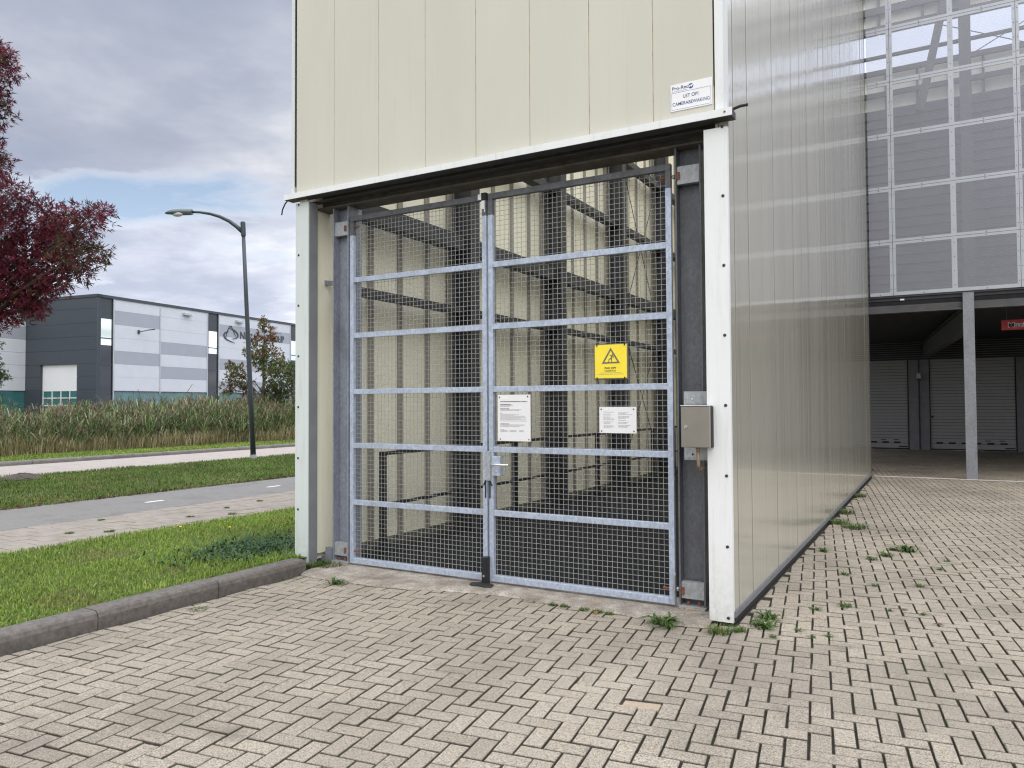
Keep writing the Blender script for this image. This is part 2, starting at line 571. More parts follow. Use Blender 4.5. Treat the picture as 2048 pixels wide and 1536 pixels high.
W = bpy.data.worlds.new('World'); SC.world = W; W.use_nodes = True
t = W.node_tree; t.nodes.clear()


def wn(k_, **kw):
    q = t.nodes.new(k_)
    for a_, b_ in kw.items(): setattr(q, a_, b_)
    return q


def wmath(op, a_, b_=0.0, clamp=False):
    q = wn('ShaderNodeMath', operation=op, use_clamp=clamp)
    for i, v_ in enumerate((a_, b_)):
        if hasattr(v_, 'is_output'): t.links.new(v_, q.inputs[i])
        else: q.inputs[i].default_value = v_
    return q.outputs[0]


def wramp(f, stops):
    r = wn('ShaderNodeValToRGB'); e = r.color_ramp.elements
    while len(e) < len(stops): e.new(.5)
    for q, (p_, c_) in zip(e, stops):
        q.position = p_; q.color = (c_, c_, c_, 1) if not hasattr(c_, '__len__') else (*c_, 1)
    t.links.new(f, r.inputs[0])
    return r.outputs[0]


sky = wn('ShaderNodeTexSky', sky_type='NISHITA')
sky.sun_disc = False
sky.sun_elevation = math.asin(SUN.z); sky.sun_rotation = math.atan2(SUN.x, SUN.y)
bg1 = wn('ShaderNodeBackground'); bg1.inputs[1].default_value = .15
t.links.new(sky.outputs[0], bg1.inputs[0])
tc = wn('ShaderNodeTexCoord'); sxyz = wn('ShaderNodeSeparateXYZ'); t.links.new(tc.outputs['Generated'], sxyz.inputs[0])
zz = wmath('ADD', wmath('MAXIMUM', sxyz.outputs[2], 0.0), .16)
cx = wmath('DIVIDE', sxyz.outputs[0], zz); cy = wmath('DIVIDE', sxyz.outputs[1], zz)
cmb = wn('ShaderNodeCombineXYZ'); t.links.new(cx, cmb.inputs[0]); t.links.new(cy, cmb.inputs[1]); cmb.inputs[2].default_value = 3.7


def wnoise(scale, detail, rough, off=(0, 0, 0), dist=0.0):
    mp = wn('ShaderNodeVectorMath', operation='ADD'); t.links.new(cmb.outputs[0], mp.inputs[0]); mp.inputs[1].default_value = off
    q = wn('ShaderNodeTexNoise'); q.inputs['Scale'].default_value = scale; q.inputs['Detail'].default_value = detail
    q.inputs['Roughness'].default_value = rough; q.inputs['Distortion'].default_value = dist
    t.links.new(mp.outputs[0], q.inputs['Vector'])
    return q.outputs['Fac']


n_shape = wnoise(1.7, 7, .55, (2.3, 5.1, 0), .3)
n_tone = wnoise(1.35, 7, .55, (9.6, 2.3, 4), .1)
# cover: mostly closed cloud; open blue gaps low down
low = wramp(sxyz.outputs[2], [(.05, .22), (.165, .19), (.205, .125), (.235, .09), (.26, .10), (.29, .19), (.36, .30), (.55, .4)])
cover = wramp(wmath('ADD', n_shape, low), [(.50, .22), (.66, 1.0)])
tone = wramp(n_tone, [(.34, (.41, .46, .59)), (.455, (.50, .545, .665)), (.545, (.65, .685, .79)), (.64, (.92, .93, .97))])
edge = wn('ShaderNodeMix', data_type='RGBA'); t.links.new(wramp(cover, [(.35, .85), (.75, .6), (1.0, 0.0)]), edge.inputs[0])
t.links.new(tone, edge.inputs[6]); edge.inputs[7].default_value = (.84, .855, .92, 1)
tone = edge.outputs[2]
# sky brightened to the right and behind the camera as added fill light
vd = wn('ShaderNodeVectorMath', operation='DOT_PRODUCT'); t.links.new(tc.outputs['Generated'], vd.inputs[0])
vd.inputs[1].default_value = Vector((.75, .02, .66)).normalized()
glow = wramp(wmath('ADD', wmath('MULTIPLY', vd.outputs['Value'], .5), .5), [(.36, 1.06), (.58, 1.05), (.74, 1.55), (1.0, 2.0)])
vd2 = wn('ShaderNodeVectorMath', operation='DOT_PRODUCT'); t.links.new(tc.outputs['Generated'], vd2.inputs[0])
vd2.inputs[1].default_value = Vector((.30, -.86, .42)).normalized()
glow = wmath('ADD', glow, wramp(wmath('ADD', wmath('MULTIPLY', vd2.outputs['Value'], .5), .5), [(.5, 0.0), (.75, .15), (1.0, .45)]))
# the hidden brighter part of the overcast is a little warmer
vd3 = wn('ShaderNodeVectorMath', operation='DOT_PRODUCT'); t.links.new(tc.outputs['Generated'], vd3.inputs[0])
vd3.inputs[1].default_value = Vector((.30, .82, .48)).normalized()
glow = wmath('ADD', glow, wramp(wmath('ADD', wmath('MULTIPLY', vd3.outputs['Value'], .5), .5), [(.84, 0.0), (.94, .9), (1.0, 1.3)]))
warm = wn('ShaderNodeMix', data_type='RGBA'); t.links.new(wramp(wmath('ADD', wmath('MULTIPLY', vd2.outputs['Value'], .5), .5), [(.45, 0.0), (.8, 1.0)]), warm.inputs[0])
t.links.new(tone, warm.inputs[6]); warm.inputs[7].default_value = (.69, .695, .70, 1)
tone = warm.outputs[2]
glow = wmath('ADD', glow, wramp(sxyz.outputs[2], [(.48, 0.0), (.72, 1.9), (1.0, 4.6)]))  # overhead sky raised out of view to fill the enclosure with light
glow = wmath('MULTIPLY', glow, wmath('ADD', wramp(sxyz.outputs[2], [(.02, .42), (.20, .28), (.30, 0.0)]), 1.0))
bg2 = wn('ShaderNodeBackground'); t.links.new(tone, bg2.inputs[0]); t.links.new(glow, bg2.inputs[1])
mxw = wn('ShaderNodeMixShader'); t.links.new(cover, mxw.inputs[0]); t.links.new(bg1.outputs[0], mxw.inputs[1]); t.links.new(bg2.outputs[0], mxw.inputs[2])
wo = wn('ShaderNodeOutputWorld'); t.links.new(mxw.outputs[0], wo.inputs[0])

vs = SC.view_settings
vs.view_transform = 'Standard'; vs.look = 'None'; vs.exposure = -0.2
SC.cycles.filter_width = 1.2; vs.gamma = 1.0
SC.render.film_transparent = False

# ------------------------------------------------------------------ text helper
def letters(name, body, size, origin, ux, uy, mat, parent, depth=.0006, align='CENTER', bold=0.0, sx=1.0, fit=None):
    cu = bpy.data.curves.new(name, 'FONT')
    cu.body = body; cu.size = size; cu.align_x = align; cu.align_y = 'CENTER'; cu.extrude = depth; cu.offset = bold; cu.resolution_u = 4
    tmp = bpy.data.objects.new(name, cu); COL.objects.link(tmp)
    dg = bpy.context.evaluated_depsgraph_get()
    me = bpy.data.meshes.new_from_object(tmp.evaluated_get(dg))
    bpy.data.objects.remove(tmp); bpy.data.curves.remove(cu)
    ux, uy, o = Vector(ux).normalized(), Vector(uy).normalized(), Vector(origin)
    n = ux.cross(uy)
    if fit:
        xs_ = [v.co.x for v in me.vertices]; sx = fit / (max(xs_) - min(xs_))
    inv = pworld(parent).inverted()
    for v in me.vertices:
        v.co = inv @ (o + ux * v.co.x * sx + uy * v.co.y + n * v.co.z)
    me.materials.clear(); me.materials.append(mat)
    ob = bpy.data.objects.new(name, me); COL.objects.link(ob)
    ob.parent = parent; WORLD[ob.name] = pworld(parent)
    return ob


X, Y, Z = Vector((1, 0, 0)), Vector((0, 1, 0)), Vector((0, 0, 1))

# ================================================================== GROUND
b = MB(); S = 900
b.poly([(-S, -S, -.06), (S, -S, -.06), (S, S, -.06), (-S, S, -.06)])
tag(b.build('ground', M['earth']), 'wild ground reaching the horizon around the industrial estate', 'ground', kind='structure')

# --- herringbone paving
PW = .105
ang = rad(7.5)
ca, sa = math.cos(ang), math.sin(ang)


def p2w(a_, b_):
    return a_ * ca - b_ * sa, a_ * sa + b_ * ca


def clip(poly, nx, ny, c):
    """keep nx*x+ny*y>=c"""
    out = []
    for i in range(len(poly)):
        A, B = poly[i], poly[(i + 1) % len(poly)]
        da, db = nx * A[0] + ny * A[1] - c, nx * B[0] + ny * B[1] - c
        if da >= 0: out.append(A)
        if (da >= 0) != (db >= 0):
            s = da / (da - db)
            out.append((A[0] + s * (B[0] - A[0]), A[1] + s * (B[1] - A[1])))
    return out


PV, PF, PC = [], [], []
from mathutils import noise as mnoise
sunk_best = None
cand = []
for j in range(-75, 265):
    for i in range(-90, 175):
        kk = (i - j) % 4
        if kk == 0: r = (i * PW, j * PW, (i + 2) * PW, (j + 1) * PW, 0)
        elif kk == 3: r = (i * PW, j * PW, (i + 1) * PW, (j + 2) * PW, 1)
        else: continue
        cxw, cyw = p2w((r[0] + r[2]) / 2, (r[1] + r[3]) / 2)
        if cxw < -4.1 or cxw > 11.5 or cyw < -6.6 or cyw > 23.75: continue
        if cyw > 12 and cxw < -2.6: continue
        if cyw < 12.4 and -4.0 < cxw < 0.0 and cyw > .05: continue
        # bricks far outside the picture's reach to the right are thinned out behind the camera only
        cand.append((r, cxw, cyw))
best = min(range(len(cand)), key=lambda q: (cand[q][1] + .173) ** 2 + (cand[q][2] + 1.59) ** 2 + (5 if cand[q][0][4] else 0))
for q, (r, cxw, cyw) in enumerate(cand):
    g_ = .0042 + random.uniform(0, .0020)
    jx, jy = random.gauss(0, .0011), random.gauss(0, .0011)
    rot = random.gauss(0, .006)
    rc = [(r[0] + g_, r[1] + g_), (r[2] - g_, r[1] + g_), (r[2] - g_, r[3] - g_), (r[0] + g_, r[3] - g_)]
    mxx, myy = (r[0] + r[2]) / 2, (r[1] + r[3]) / 2
    rc = [(mxx + (x_ - mxx) - (y_ - myy) * rot + jx, myy + (y_ - myy) + (x_ - mxx) * rot + jy) for x_, y_ in rc]
    w = [p2w(*p_) for p_ in rc]
    # gentle settlement waves
    if cyw < 0 and cxw < -3.6: w = clip(w, 1, 0, -3.955 + .01 * math.sin(cyw * 9))
    if cxw >= 0 and cxw < .25 and 0 < cyw < 12.5: w = clip(w, 1, 0, .02)
    if len(w) < 3: continue
    tone = min(1, max(0, .5 + random.gauss(0, .15) + .35 * mnoise.noise((cxw * 1.3, cyw * 1.3, 0))))
    zc = random.gauss(0, .0012) + .006 * mnoise.noise((cxw * .8, cyw * .8, 3)) 
    tx, ty = random.gauss(0, .008), random.gauss(0, .008)
    sand = 0.0
    if q == best: zc, sand = -.010, .5; tx = .03; ty = .02
    mx_, my_ = sum(p_[0] for p_ in w) / len(w), sum(p_[1] for p_ in w) / len(w)
    n = len(w); bse = len(PV)
    zt = lambda p_: zc + (p_[0] - mx_) * tx + (p_[1] - my_) * ty
    ins = []
    for p_ in w:
        dx, dy = mx_ - p_[0], my_ - p_[1]; L_ = math.hypot(dx, dy) or 1
        ins.append((p_[0] + dx / L_ * .0062, p_[1] + dy / L_ * .0062))
    for p_ in w: PV.append((p_[0], p_[1], -.028)); PC.append((tone, 1, 0))
    for p_ in w: PV.append((p_[0], p_[1], zt(p_) - .004)); PC.append((tone, .68, sand))
    for p_ in ins: PV.append((p_[0], p_[1], zt(p_))); PC.append((tone, 0, sand))
    PF.append(tuple(bse + 2 * n + e for e in range(n)))
    for e in range(n):
        e2 = (e + 1) % n
        PF.append((bse + e, bse + e2, bse + n + e2, bse + n + e))
        PF.append((bse + n + e, bse + n + e2, bse + 2 * n + e2, bse + 2 * n + e))
me = bpy.data.meshes.new('paving'); me.from_pydata(PV, [], PF); me.materials.append(M['brick'])
ca_ = me.color_attributes.new('tint', 'FLOAT_COLOR', 'POINT')
c4 = np.ones((len(PV), 4), np.float32); c4[:, :3] = PC; ca_.data.foreach_set('color', c4.ravel())
o = bpy.data.objects.new('paving', me); COL.objects.link(o)
tag(o, 'forecourt of beige herringbone concrete bricks', 'paving', kind='structure')
b = MB(); b.poly([(-3.99, -7, -.017), (14, -7, -.017), (14, 24.2, -.017), (-3.99, 24.2, -.017)])
tag(b.build('paving_joints', M['joint']), 'dark sandy and mossy joints of the brick paving', 'joints', kind='structure')

# edge gutter strip under the car park facade
M['edge'] = concrete('pale_edging_concrete', (.45, .42, .38), (.60, .56, .52), 8, .2)
b = MB()
for i in range(14):
    x0 = .03 + i * .8
    b.obox((x0, 12.60 + .0 * i, .004), (.79, 0, 0), (0, .07, 0), (0, 0, .016 + random.uniform(0, .004)))
tag(b.build('gutter_strip', M['edge'], bevel=.003), 'pale concrete strip across the paving below the perforated facade', 'edging strip', kind='structure')

# kerb
def kerb(name, x0, x1, ys, ztop, mat, label):
    b = MB()
    for y0, y1 in ys:
        jx = random.uniform(-.006, .006); jz = random.uniform(-.004, .004)
        prof = [(x0, -.05), (x1, -.05), (x1 + .006, ztop - .05), (x1 - .006, ztop - .018), (x1 - .022, ztop - .004), (x1 - .045, ztop), (x0, ztop)]
        b.prism([(p_[0] + jx, p_[1] + jz) for p_ in prof], ((0, y0 + .004, 0), X, Z), (0, y1 - y0 - .008, 0))
    return tag(b.build(name, mat), label, 'kerb', kind='structure')


kerb('kerb', -4.17, -3.995, [(-8.24, -7.24), (-7.24, -6.24), (-6.24, -5.24), (-5.24, -4.24), (-4.24, -3.24), (-3.24, -2.24), (-2.24, -1.19), (-1.19, -.19)], .13, M['kerb'], 'grey concrete kerb between the lawn and the brick paving')

# lawn, pavement, bike path, verge, road
b = MB()
nx, ny = 12, 40
def lz(x_, y_): return .105 + .02 * mnoise.noise((x_ * .9, y_ * .9, 1))
for i in range(nx):
    for j in range(ny):
        xs = [-6.9 + 2.735 * (i + e) / nx for e in (0, 1)]; ysn = [-9 + 40 * (j + e) / ny for e in (0, 1)]
        b.poly([(xs[0], ysn[0], lz(xs[0], ysn[0])), (xs[1], ysn[0], lz(xs[1], ysn[0])), (xs[1], ysn[1], lz(xs[1], ysn[1])), (xs[0], ysn[1], lz(xs[0], ysn[1]))])
tag(b.build('lawn', M['turf'], smooth=True), 'lawn strip between the kerb and the tiled pavement', 'lawn', kind='structure')
b = MB()   # 30 cm tiles in stretcher bond
for i in range(6):
    for j in range(-30, 130):
        x0, y0 = -8.66 + i * .3, j * .3 + (.15 if i % 2 else 0)
        dz = random.uniform(-.003, .003)
        b.box(x0 + .005, x0 + .295, y0 + .005, y0 + .295, .05, .10 + dz)
tag(b.build('pavement', M['tile'], bevel=.004), 'footpath of pale square concrete tiles beside the bike path', 'pavement', kind='structure')
b = MB(); b.poly([(-8.75, -10, .087), (-6.8, -10, .087), (-6.8, 40, .087), (-8.75, 40, .087)])
tag(b.build('pavement_joints', M['joint']), 'dark joints of the tiled footpath', 'joints', kind='structure')
b = MB(); b.box(-10.66, -8.67, -60, 160, .0, .098)
tag(b.build('bike_path', M['asphalt']), 'grey asphalt bike path with short white dashes', 'bike path', kind='structure')
b = MB()
for y0 in (-6, -3.2, -.6, 1.95, 4.4, 7.1, 9.7, 12.3, 15):
    b.box(-9.58, -9.49, y0, y0 + .31, .0985, .1020)
tag(b.build('path_marking', M['mark']), 'short white centre dashes painted on the bike path', 'road marking', kind='structure')
b = MB()
nx, ny = 14, 60
def vz(x_, y_): return .10 + .03 * mnoise.noise((x_ * .5, y_ * .5, 7)) - .015
for i in range(nx):
    for j in range(ny):
        xs = [-16.2 + 5.56 * (i + e) / nx for e in (0, 1)]; ysn = [-20 + 90 * (j + e) / ny for e in (0, 1)]
        b.poly([(x_, y_, vz(x_, y_)) for x_, y_ in ((xs[0], ysn[0]), (xs[1], ysn[0]), (xs[1], ysn[1]), (xs[0], ysn[1]))])
tag(b.build('verge', M['turf'], smooth=True), 'grass verge between the bike path and the road', 'verge', kind='structure')
b = MB(); b.box(-20.35, -16.1, -60, 160, -.05, .035)
tag(b.build('road', M['road']), 'pale asphalt road beyond the verge', 'road', kind='structure')
kerb('road_kerb', -20.52, -20.34, [(y0 * 1.0, y0 + 1.0) for y0 in range(-25, 70)], .15, M['kerb2'], 'dark concrete kerb along the far side of the road')
b = MB(); b.poly([(-23.9, -60, .06), (-20.5, -60, .12), (-20.5, 160, .12), (-23.9, 160, .06)])
b.poly([(-32, -60, -.05), (-23.9, -60, .06), (-23.9, 160, .06), (-32, 160, -.05)])
tag(b.build('far_verge', M['turf']), 'strip of mown grass in front of the reeds', 'verge', kind='structure')


# ------------------------------------------------------------------ grass & reeds
def blades(P, h, w, lean, cols, az=None, curve=1.0):
    """P n,3 base; returns V(n*5),F4,F3,C"""
    n = len(P)
    az = RNG.uniform(0, 2 * np.pi, n) if az is None else az
    d = np.stack([np.cos(az), np.sin(az), np.zeros(n)], 1); s = np.stack([-np.sin(az), np.cos(az), np.zeros(n)], 1)
    up = np.array([0, 0, 1.0])
    m_ = P + d * (lean * h * .35)[:, None] + up * (h * .6)[:, None]
    tp = P + d * (lean * h * curve)[:, None] + up * (h * np.maximum(.15, 1 - .35 * lean))[:, None]
    V = np.stack([P - s * (w / 2)[:, None], P + s * (w / 2)[:, None], m_ + s * (w * .42)[:, None], m_ - s * (w * .42)[:, None], tp], 1).reshape(-1, 3)
    i = np.arange(n) * 5
    F4 = np.stack([i, i + 1, i + 2, i + 3], 1); F3 = np.stack([i + 3, i + 2, i + 4], 1)
    C = np.repeat(cols, 5, 0)
    return V, F4, F3, C


def palette(n, cols, wts):
    idx = RNG.choice(len(cols), n, p=np.array(wts) / sum(wts))
    return np.array(cols)[idx] * RNG.uniform(.75, 1.25, (n, 1))


def nz(x_, y_, s, o_=0):
    return np.array([mnoise.noise((a_ * s, b_ * s, o_)) for a_, b_ in zip(x_, y_)])


def grass_patch(name, x0, x1, y0, y1, zf, dens, hr, wr, label, cols, wts):
    n = int((x1 - x0) * (y1 - y0) * dens)
    x_ = RNG.uniform(x0, x1, n); y_ = RNG.uniform(y0, y1, n)
    pn = nz(x_, y_, 1.1, 5)
    if name == 'lawn_grass':
        kp = ~((y_ > -.06) & (x_ > -4.42)); x_, y_, pn = x_[kp], y_[kp], pn[kp]; n = len(x_)
    z_ = np.array([zf(a_, b_) for a_, b_ in zip(x_, y_)]) - .004
    h = RNG.uniform(*hr, n) * (1 + .5 * pn); w = RNG.uniform(*wr, n)
    c = palette(n, cols, wts)
    c = c * (1 + .35 * nz(x_, y_, .7, 9))[:, None]
    dry = (nz(x_, y_, 1.6, 21) > .33)[:, None]
    c = np.where(dry & (RNG.random((n, 1)) < .45), np.array([.20, .17, .065]), c)
    V, F4, F3, C = blades(np.stack([x_, y_, z_], 1), h, w, RNG.uniform(.1, 1.1, n), c)
    o_ = np_mesh(name, V, F4, F3, [M['grass']], C)
    return tag(o_, label, 'grass', kind='stuff')


GC = [(.165, .260, .036), (.22, .31, .05), (.28, .34, .075), (.10, .175, .03), (.34, .32, .11)]
GW = [4, 4, 2, 2, .5]
grass_patch('lawn_grass', -6.97, -4.165, -4.3, 7.5, lz, 3900, (.02, .06), (.004, .009), 'short bright green grass of the lawn beside the kerb', GC, GW)
GC2 = [(.085, .145, .024), (.115, .175, .030), (.155, .205, .045), (.055, .100, .018), (.22, .20, .07)]
grass_patch('verge_grass', -16.25, -10.62, -1, 19, vz, 800, (.04, .085), (.008, .016), 'darker mown grass of the verge by the road', GC2, [4, 4, 2, 2, .8])
grass_patch('far_verge_grass', -23.6, -20.5, 2, 34, lambda x_, y_: .09, 420, (.05, .10), (.012, .022), 'bright grass strip at the foot of the reeds', GC, GW)

# red and brown leaf litter along the edge of the bike path
n = 1500
y_ = RNG.uniform(-3, 16, n); x_ = -10.60 - np.abs(RNG.normal(0, .10, n))
P = np.stack([x_, y_, np.full(n, .105) + RNG.uniform(0, .03, n)], 1)
az = RNG.uniform(0, 6.28, n); L_ = RNG.uniform(.02, .045, n)
d = np.stack([np.cos(az), np.sin(az), RNG.normal(0, .3, n)], 1) * L_[:, None]; s = np.stack([-np.sin(az), np.cos(az), RNG.normal(0, .3, n)], 1) * (L_ * .4)[:, None]
V = np.stack([P - d, P - s, P + d, P + s], 1).reshape(-1, 3); i = np.arange(n) * 4
o = np_mesh('leaf_litter', V, np.stack([i, i + 1, i + 2, i + 3], 1), None, [M['leaf']], np.repeat(palette(n, [(.13, .04, .03), (.16, .08, .05), (.09, .045, .03)], [2, 2, 1]), 4, 0))
tag(o, 'fallen reddish leaves along the edge of the bike path', 'fallen leaves', kind='stuff')

# dry grass fringe then reeds
n = 16000
x_ = -23.2 - np.abs(RNG.normal(0, .6, n)); y_ = RNG.uniform(3, 36, n)
x_ = x_ - .9 * np.clip(nz(x_ * 0, y_, .35, 31) + .1, 0, 1)
kp = RNG.random(n) < np.clip(.62 + 1.1 * nz(x_, y_, .6, 33), .08, 1); x_, y_ = x_[kp], y_[kp]; n = len(x_)
h = RNG.uniform(.2, .8, n) * (1 + .7 * nz(x_, y_, .9, 2))
V, F4, F3, C = blades(np.stack([x_, y_, np.full(n, .06)], 1), h, RNG.uniform(.012, .024, n), RNG.uniform(.15, .8, n), palette(n, [(.30, .25, .14), (.24, .20, .10), (.16, .17, .06), (.36, .31, .19)], [3, 3, 2, 2]))
tag(np_mesh('dry_grass', V, F4, F3, [M['reed']], C), 'straw coloured tall grass in front of the reeds', 'dry grass', kind='stuff')

n = 5200
sx_ = -23.7 - RNG.uniform(0, 1, n) ** .8 * 5.2; sy_ = RNG.uniform(2, 40, n)
hh = 1.42 + .5 * np.clip((sy_ - 8) / 8, 0, 1) - .15 * np.clip((sy_ - 20) / 6, 0, 1) + .30 * nz(sx_, sy_, .55, 4) + .42 * nz(sx_, sy_, 1.5, 14) + RNG.normal(0, .20, n) + .08
hh = hh * .9 - .06
hh *= np.where(sx_ > -24.3, RNG.uniform(.7, 1, n), 1)
lx, ly = RNG.normal(0, .2, n), RNG.normal(.12, .22, n)
VV, Q4, Q3, CC = [], [], [], []; off = 0
def addb(V, F4, F3, C):
    global off
    VV.append(V); Q4.append(F4 + off); Q3.append(F3 + off); CC.append(C); off += len(V)
base = np.stack([sx_, sy_, np.full(n, -.02)], 1)
saz = np.arctan2(ly, lx)
addb(*blades(base, hh, np.full(n, .016), np.hypot(lx, ly), palette(n, [(.16, .15, .06), (.22, .18, .09)], [1, 1]), saz))
for kx in range(8):
    fr = RNG.uniform(.18, .98, n)
    Pb = base + np.stack([lx * hh * fr * .5, ly * hh * fr * .5, hh * fr * .93], 1)
    cc = palette(n, [(.115, .165, .055), (.075, .125, .042), (.16, .20, .08), (.33, .31, .19), (.19, .155, .09)], [4.4, 4, 2.6, 1.3, .6])
    addb(*blades(Pb, RNG.uniform(.28, .62, n), RNG.uniform(.018, .036, n), RNG.uniform(.5, 2.2, n), cc, RNG.normal(1.2, 1.7, n), .8))
pl = RNG.random(n) < .6
m_ = int(pl.sum())
for kx in range(9):
    top = (base + np.stack([lx * hh * .8, ly * hh * .8, hh * .93], 1))[pl] + RNG.normal(0, .02, (m_, 3)) - np.array([0, 0, 1]) * RNG.uniform(0, .12, (m_, 1))
    addb(*blades(top, RNG.uniform(.10, .26, m_), RNG.uniform(.012, .03, m_), RNG.uniform(.1, .9, m_), palette(m_, [(.20, .14, .11), (.27, .20, .155), (.15, .105, .08)], [1, 1, 1]), None, .8))
tag(np_mesh('reeds', np.concatenate(VV), np.concatenate(Q4), np.concatenate(Q3), [M['reed']], np.concatenate(CC)), 'dense band of tall reeds with brown plumes before the warehouse', 'reeds', kind='stuff')


# ================================================================== TREES
def leaf_cloud(name, clumps, per_m3, leafn, L, Wd, cols, wts, parent, colfun=None, minn=40, droop=.3):
    Vs, Cs = [], []
    for (x_, y_, z_, r) in clumps:
        n = max(minn, int(per_m3 * r ** 2.2))
        u = RNG.normal(0, 1, (n, 3)); u /= np.linalg.norm(u, axis=1)[:, None]
        rr = r * RNG.uniform(.15, 1.08, n) ** .55
        # lumpy outline
        lump = np.array([1 + .38 * mnoise.noise((q[0] * 2.2 + x_, q[1] * 2.2 + y_, q[2] * 2.2 + z_)) for q in u])
        c = np.array([x_, y_, z_]) + u * (rr * lump)[:, None] * np.array([1, 1, .9])
        tc_ = palette(n, cols, wts)
        if colfun is not None: tc_ = colfun(c, tc_)
        main = u * .8 + RNG.normal(0, .6, (n, 3)) - np.array([0, 0, droop]); main /= np.linalg.norm(main, axis=1)[:, None]
        for q in range(leafn):
            dd = main + RNG.normal(0, .55, (n, 3)); dd /= np.linalg.norm(dd, axis=1)[:, None]
            sd = np.cross(dd, RNG.normal(0, 1, (n, 3))); sd /= np.linalg.norm(sd, axis=1)[:, None] + 1e-9
            LL = (L * RNG.uniform(.6, 1.25, n))[:, None]; ww = (Wd * RNG.uniform(.7, 1.3, n))[:, None]
            b0 = c + main * (RNG.uniform(-.5, .6, n))[:, None] * L
            Vs.append(np.stack([b0, b0 + dd * LL * .45 + sd * ww * .5, b0 + dd * LL, b0 + dd * LL * .45 - sd * ww * .5], 1).reshape(-1, 3))
            Cs.append(np.repeat(tc_ * RNG.uniform(.8, 1.2, (n, 1)), 4, 0))
    V = np.concatenate(Vs); C = np.concatenate(Cs); i = np.arange(len(V) // 4) * 4
    return np_mesh(name, V, np.stack([i, i + 1, i + 2, i + 3], 1), None, [M['leaf']], C, parent)


def limbs(mb, start, mid, clumps, r0, twigs=5, rend=.006):
    for (x_, y_, z_, r) in clumps:
        e = Vector((x_, y_, z_)); s0_, s1_ = Vector(start), Vector(mid)
        hd_ = math.hypot(e.x - s0_.x, e.y - s0_.y)
        s = s0_.lerp(s1_, min(1, max(0, (e.z - .75 * hd_ - .35 - s0_.z) / (s1_.z - s0_.z))))
        pts = []
        for q in range(6):
            f = q / 5
            p_ = s.lerp(e, f); p_.z += .05 * math.sin(f * math.pi) * (e - s).length
            p_ += Vector((random.gauss(0, .03), random.gauss(0, .03), random.gauss(0, .02))) * (1 if 0 < q < 5 else 0)
            pts.append(p_)
        mb.tube(pts, [r0 * (1 - .8 * q / 5) for q in range(6)], 6)
        for q in range(twigs):
            v = Vector((random.gauss(0, 1), random.gauss(0, 1), random.gauss(.2, 1))).normalized() * r * random.uniform(.7, 1.1)
            a_ = pts[random.choice((3, 4, 5))]
            mb.tube([a_, a_ + (e + v - a_) * .5 + Vector((0, 0, .03)), e + v], [r0 * .28, r0 * .18, rend], 4, caps=False)


RED = [(-13.23, 1.25, 7.61, 0.52), (-13.13, 1.48, 7.85, 0.25), (-13.85, 1.72, 7.14, 0.38), (-13.88, 1.45, 6.0, 0.54), (-12.79, 1.51, 5.27, 0.39), (-12.68, 1.96, 4.95, 0.43), (-12.3, 2.23, 4.87, 0.4), (-11.6, 2.26, 4.88, 0.31), (-11.96, 2.71, 5.16, 0.18), (-11.77, 2.11, 4.25, 0.36), (-11.7, 2.47, 4.35, 0.23), (-12.63, 2.09, 4.07, 0.41), (-13.02, 1.76, 3.96, 0.49), (-13.26, 1.81, 3.45, 0.38), (-12.99, 2.14, 3.6, 0.27), (-14.32, 1.63, 4.71, 0.74), (-13.2, 1.5, 6.08, 0.23), (-12.19, 2.49, 4.0, 0.2), (-12.68, 2.26, 4.56, 0.27)]
REDX = [(-13.3, 1.6, 3.25, .36), (-12.75, 1.9, 3.35, .26), (-13.7, 1.5, 3.5, .5), (-13.1, 1.55, 4.6, .55), (-13.0, 1.6, 4.2, .5), (-12.3, 2.1, 4.45, .42), (-13.6, 1.3, 5.4, .5), (-13.55, 1.35, 6.6, .4), (-12.75, 1.8, 3.75, .4), (-12.25, 2.05, 3.8, .3), (-13.35, 1.4, 7.3, .35)]
REDO = [(-13.9, 0.87, 6.55, 0.95), (-13.49, 0.43, 4.9, 0.99), (-15.52, 1.51, 3.77, 0.86), (-14.74, 0.4, 6.12, 0.95), (-14.91, 0.34, 4.54, 0.96), (-14.98, 1.63, 8.26, 0.76), (-15.15, 0.83, 7.88, 0.81), (-14.5, 0.94, 8.6, 0.71)]
tr_ = thing('ash_tree', (-14.45, 1.05, .1), 'tall tree with dark purple red autumn leaves on the verge', 'tree')


def redcol(c, t_):
    g_ = (nz(c[:, 0], c[:, 2], 1.5, 3) > .30) & (RNG.random(len(c)) < .6)
    t_ = t_.copy(); t_[g_] = t_[g_] * .3 + np.array([.045, .065, .02]) * .8
    return t_


RC = [(.105, .014, .030), (.15, .022, .042), (.065, .012, .022), (.21, .045, .05), (.075, .06, .02)]
leaf_cloud('crown', [(x_, y_, z_, r * 1.12) for x_, y_, z_, r in RED] + REDX, 1450, 9, .10, .016, RC, [4, 4, 3, 1.2, .8], tr_, redcol)
leaf_cloud('outer_foliage', REDO, 620, 8, .10, .022, RC, [4, 4, 3, 1.2, .8], tr_, redcol)
b = MB(); b.tube([(-14.45, 1.05, .0), (-14.47, 1.06, 1.3), (-14.40, 1.1, 2.4), (-14.3, 1.15, 4.2), (-14.25, 1.2, 6.4), (-14.2, 1.2, 7.9)], [.16, .13, .12, .09, .06, .03], 10)
b.build('trunk', M['bark'], tr_, smooth=True)
b = MB(); limbs(b, (-14.42, 1.1, 2.3), (-14.25, 1.2, 6.2), RED + REDO, .035, 7); b.build('branches', M['bark'], tr_, smooth=True)

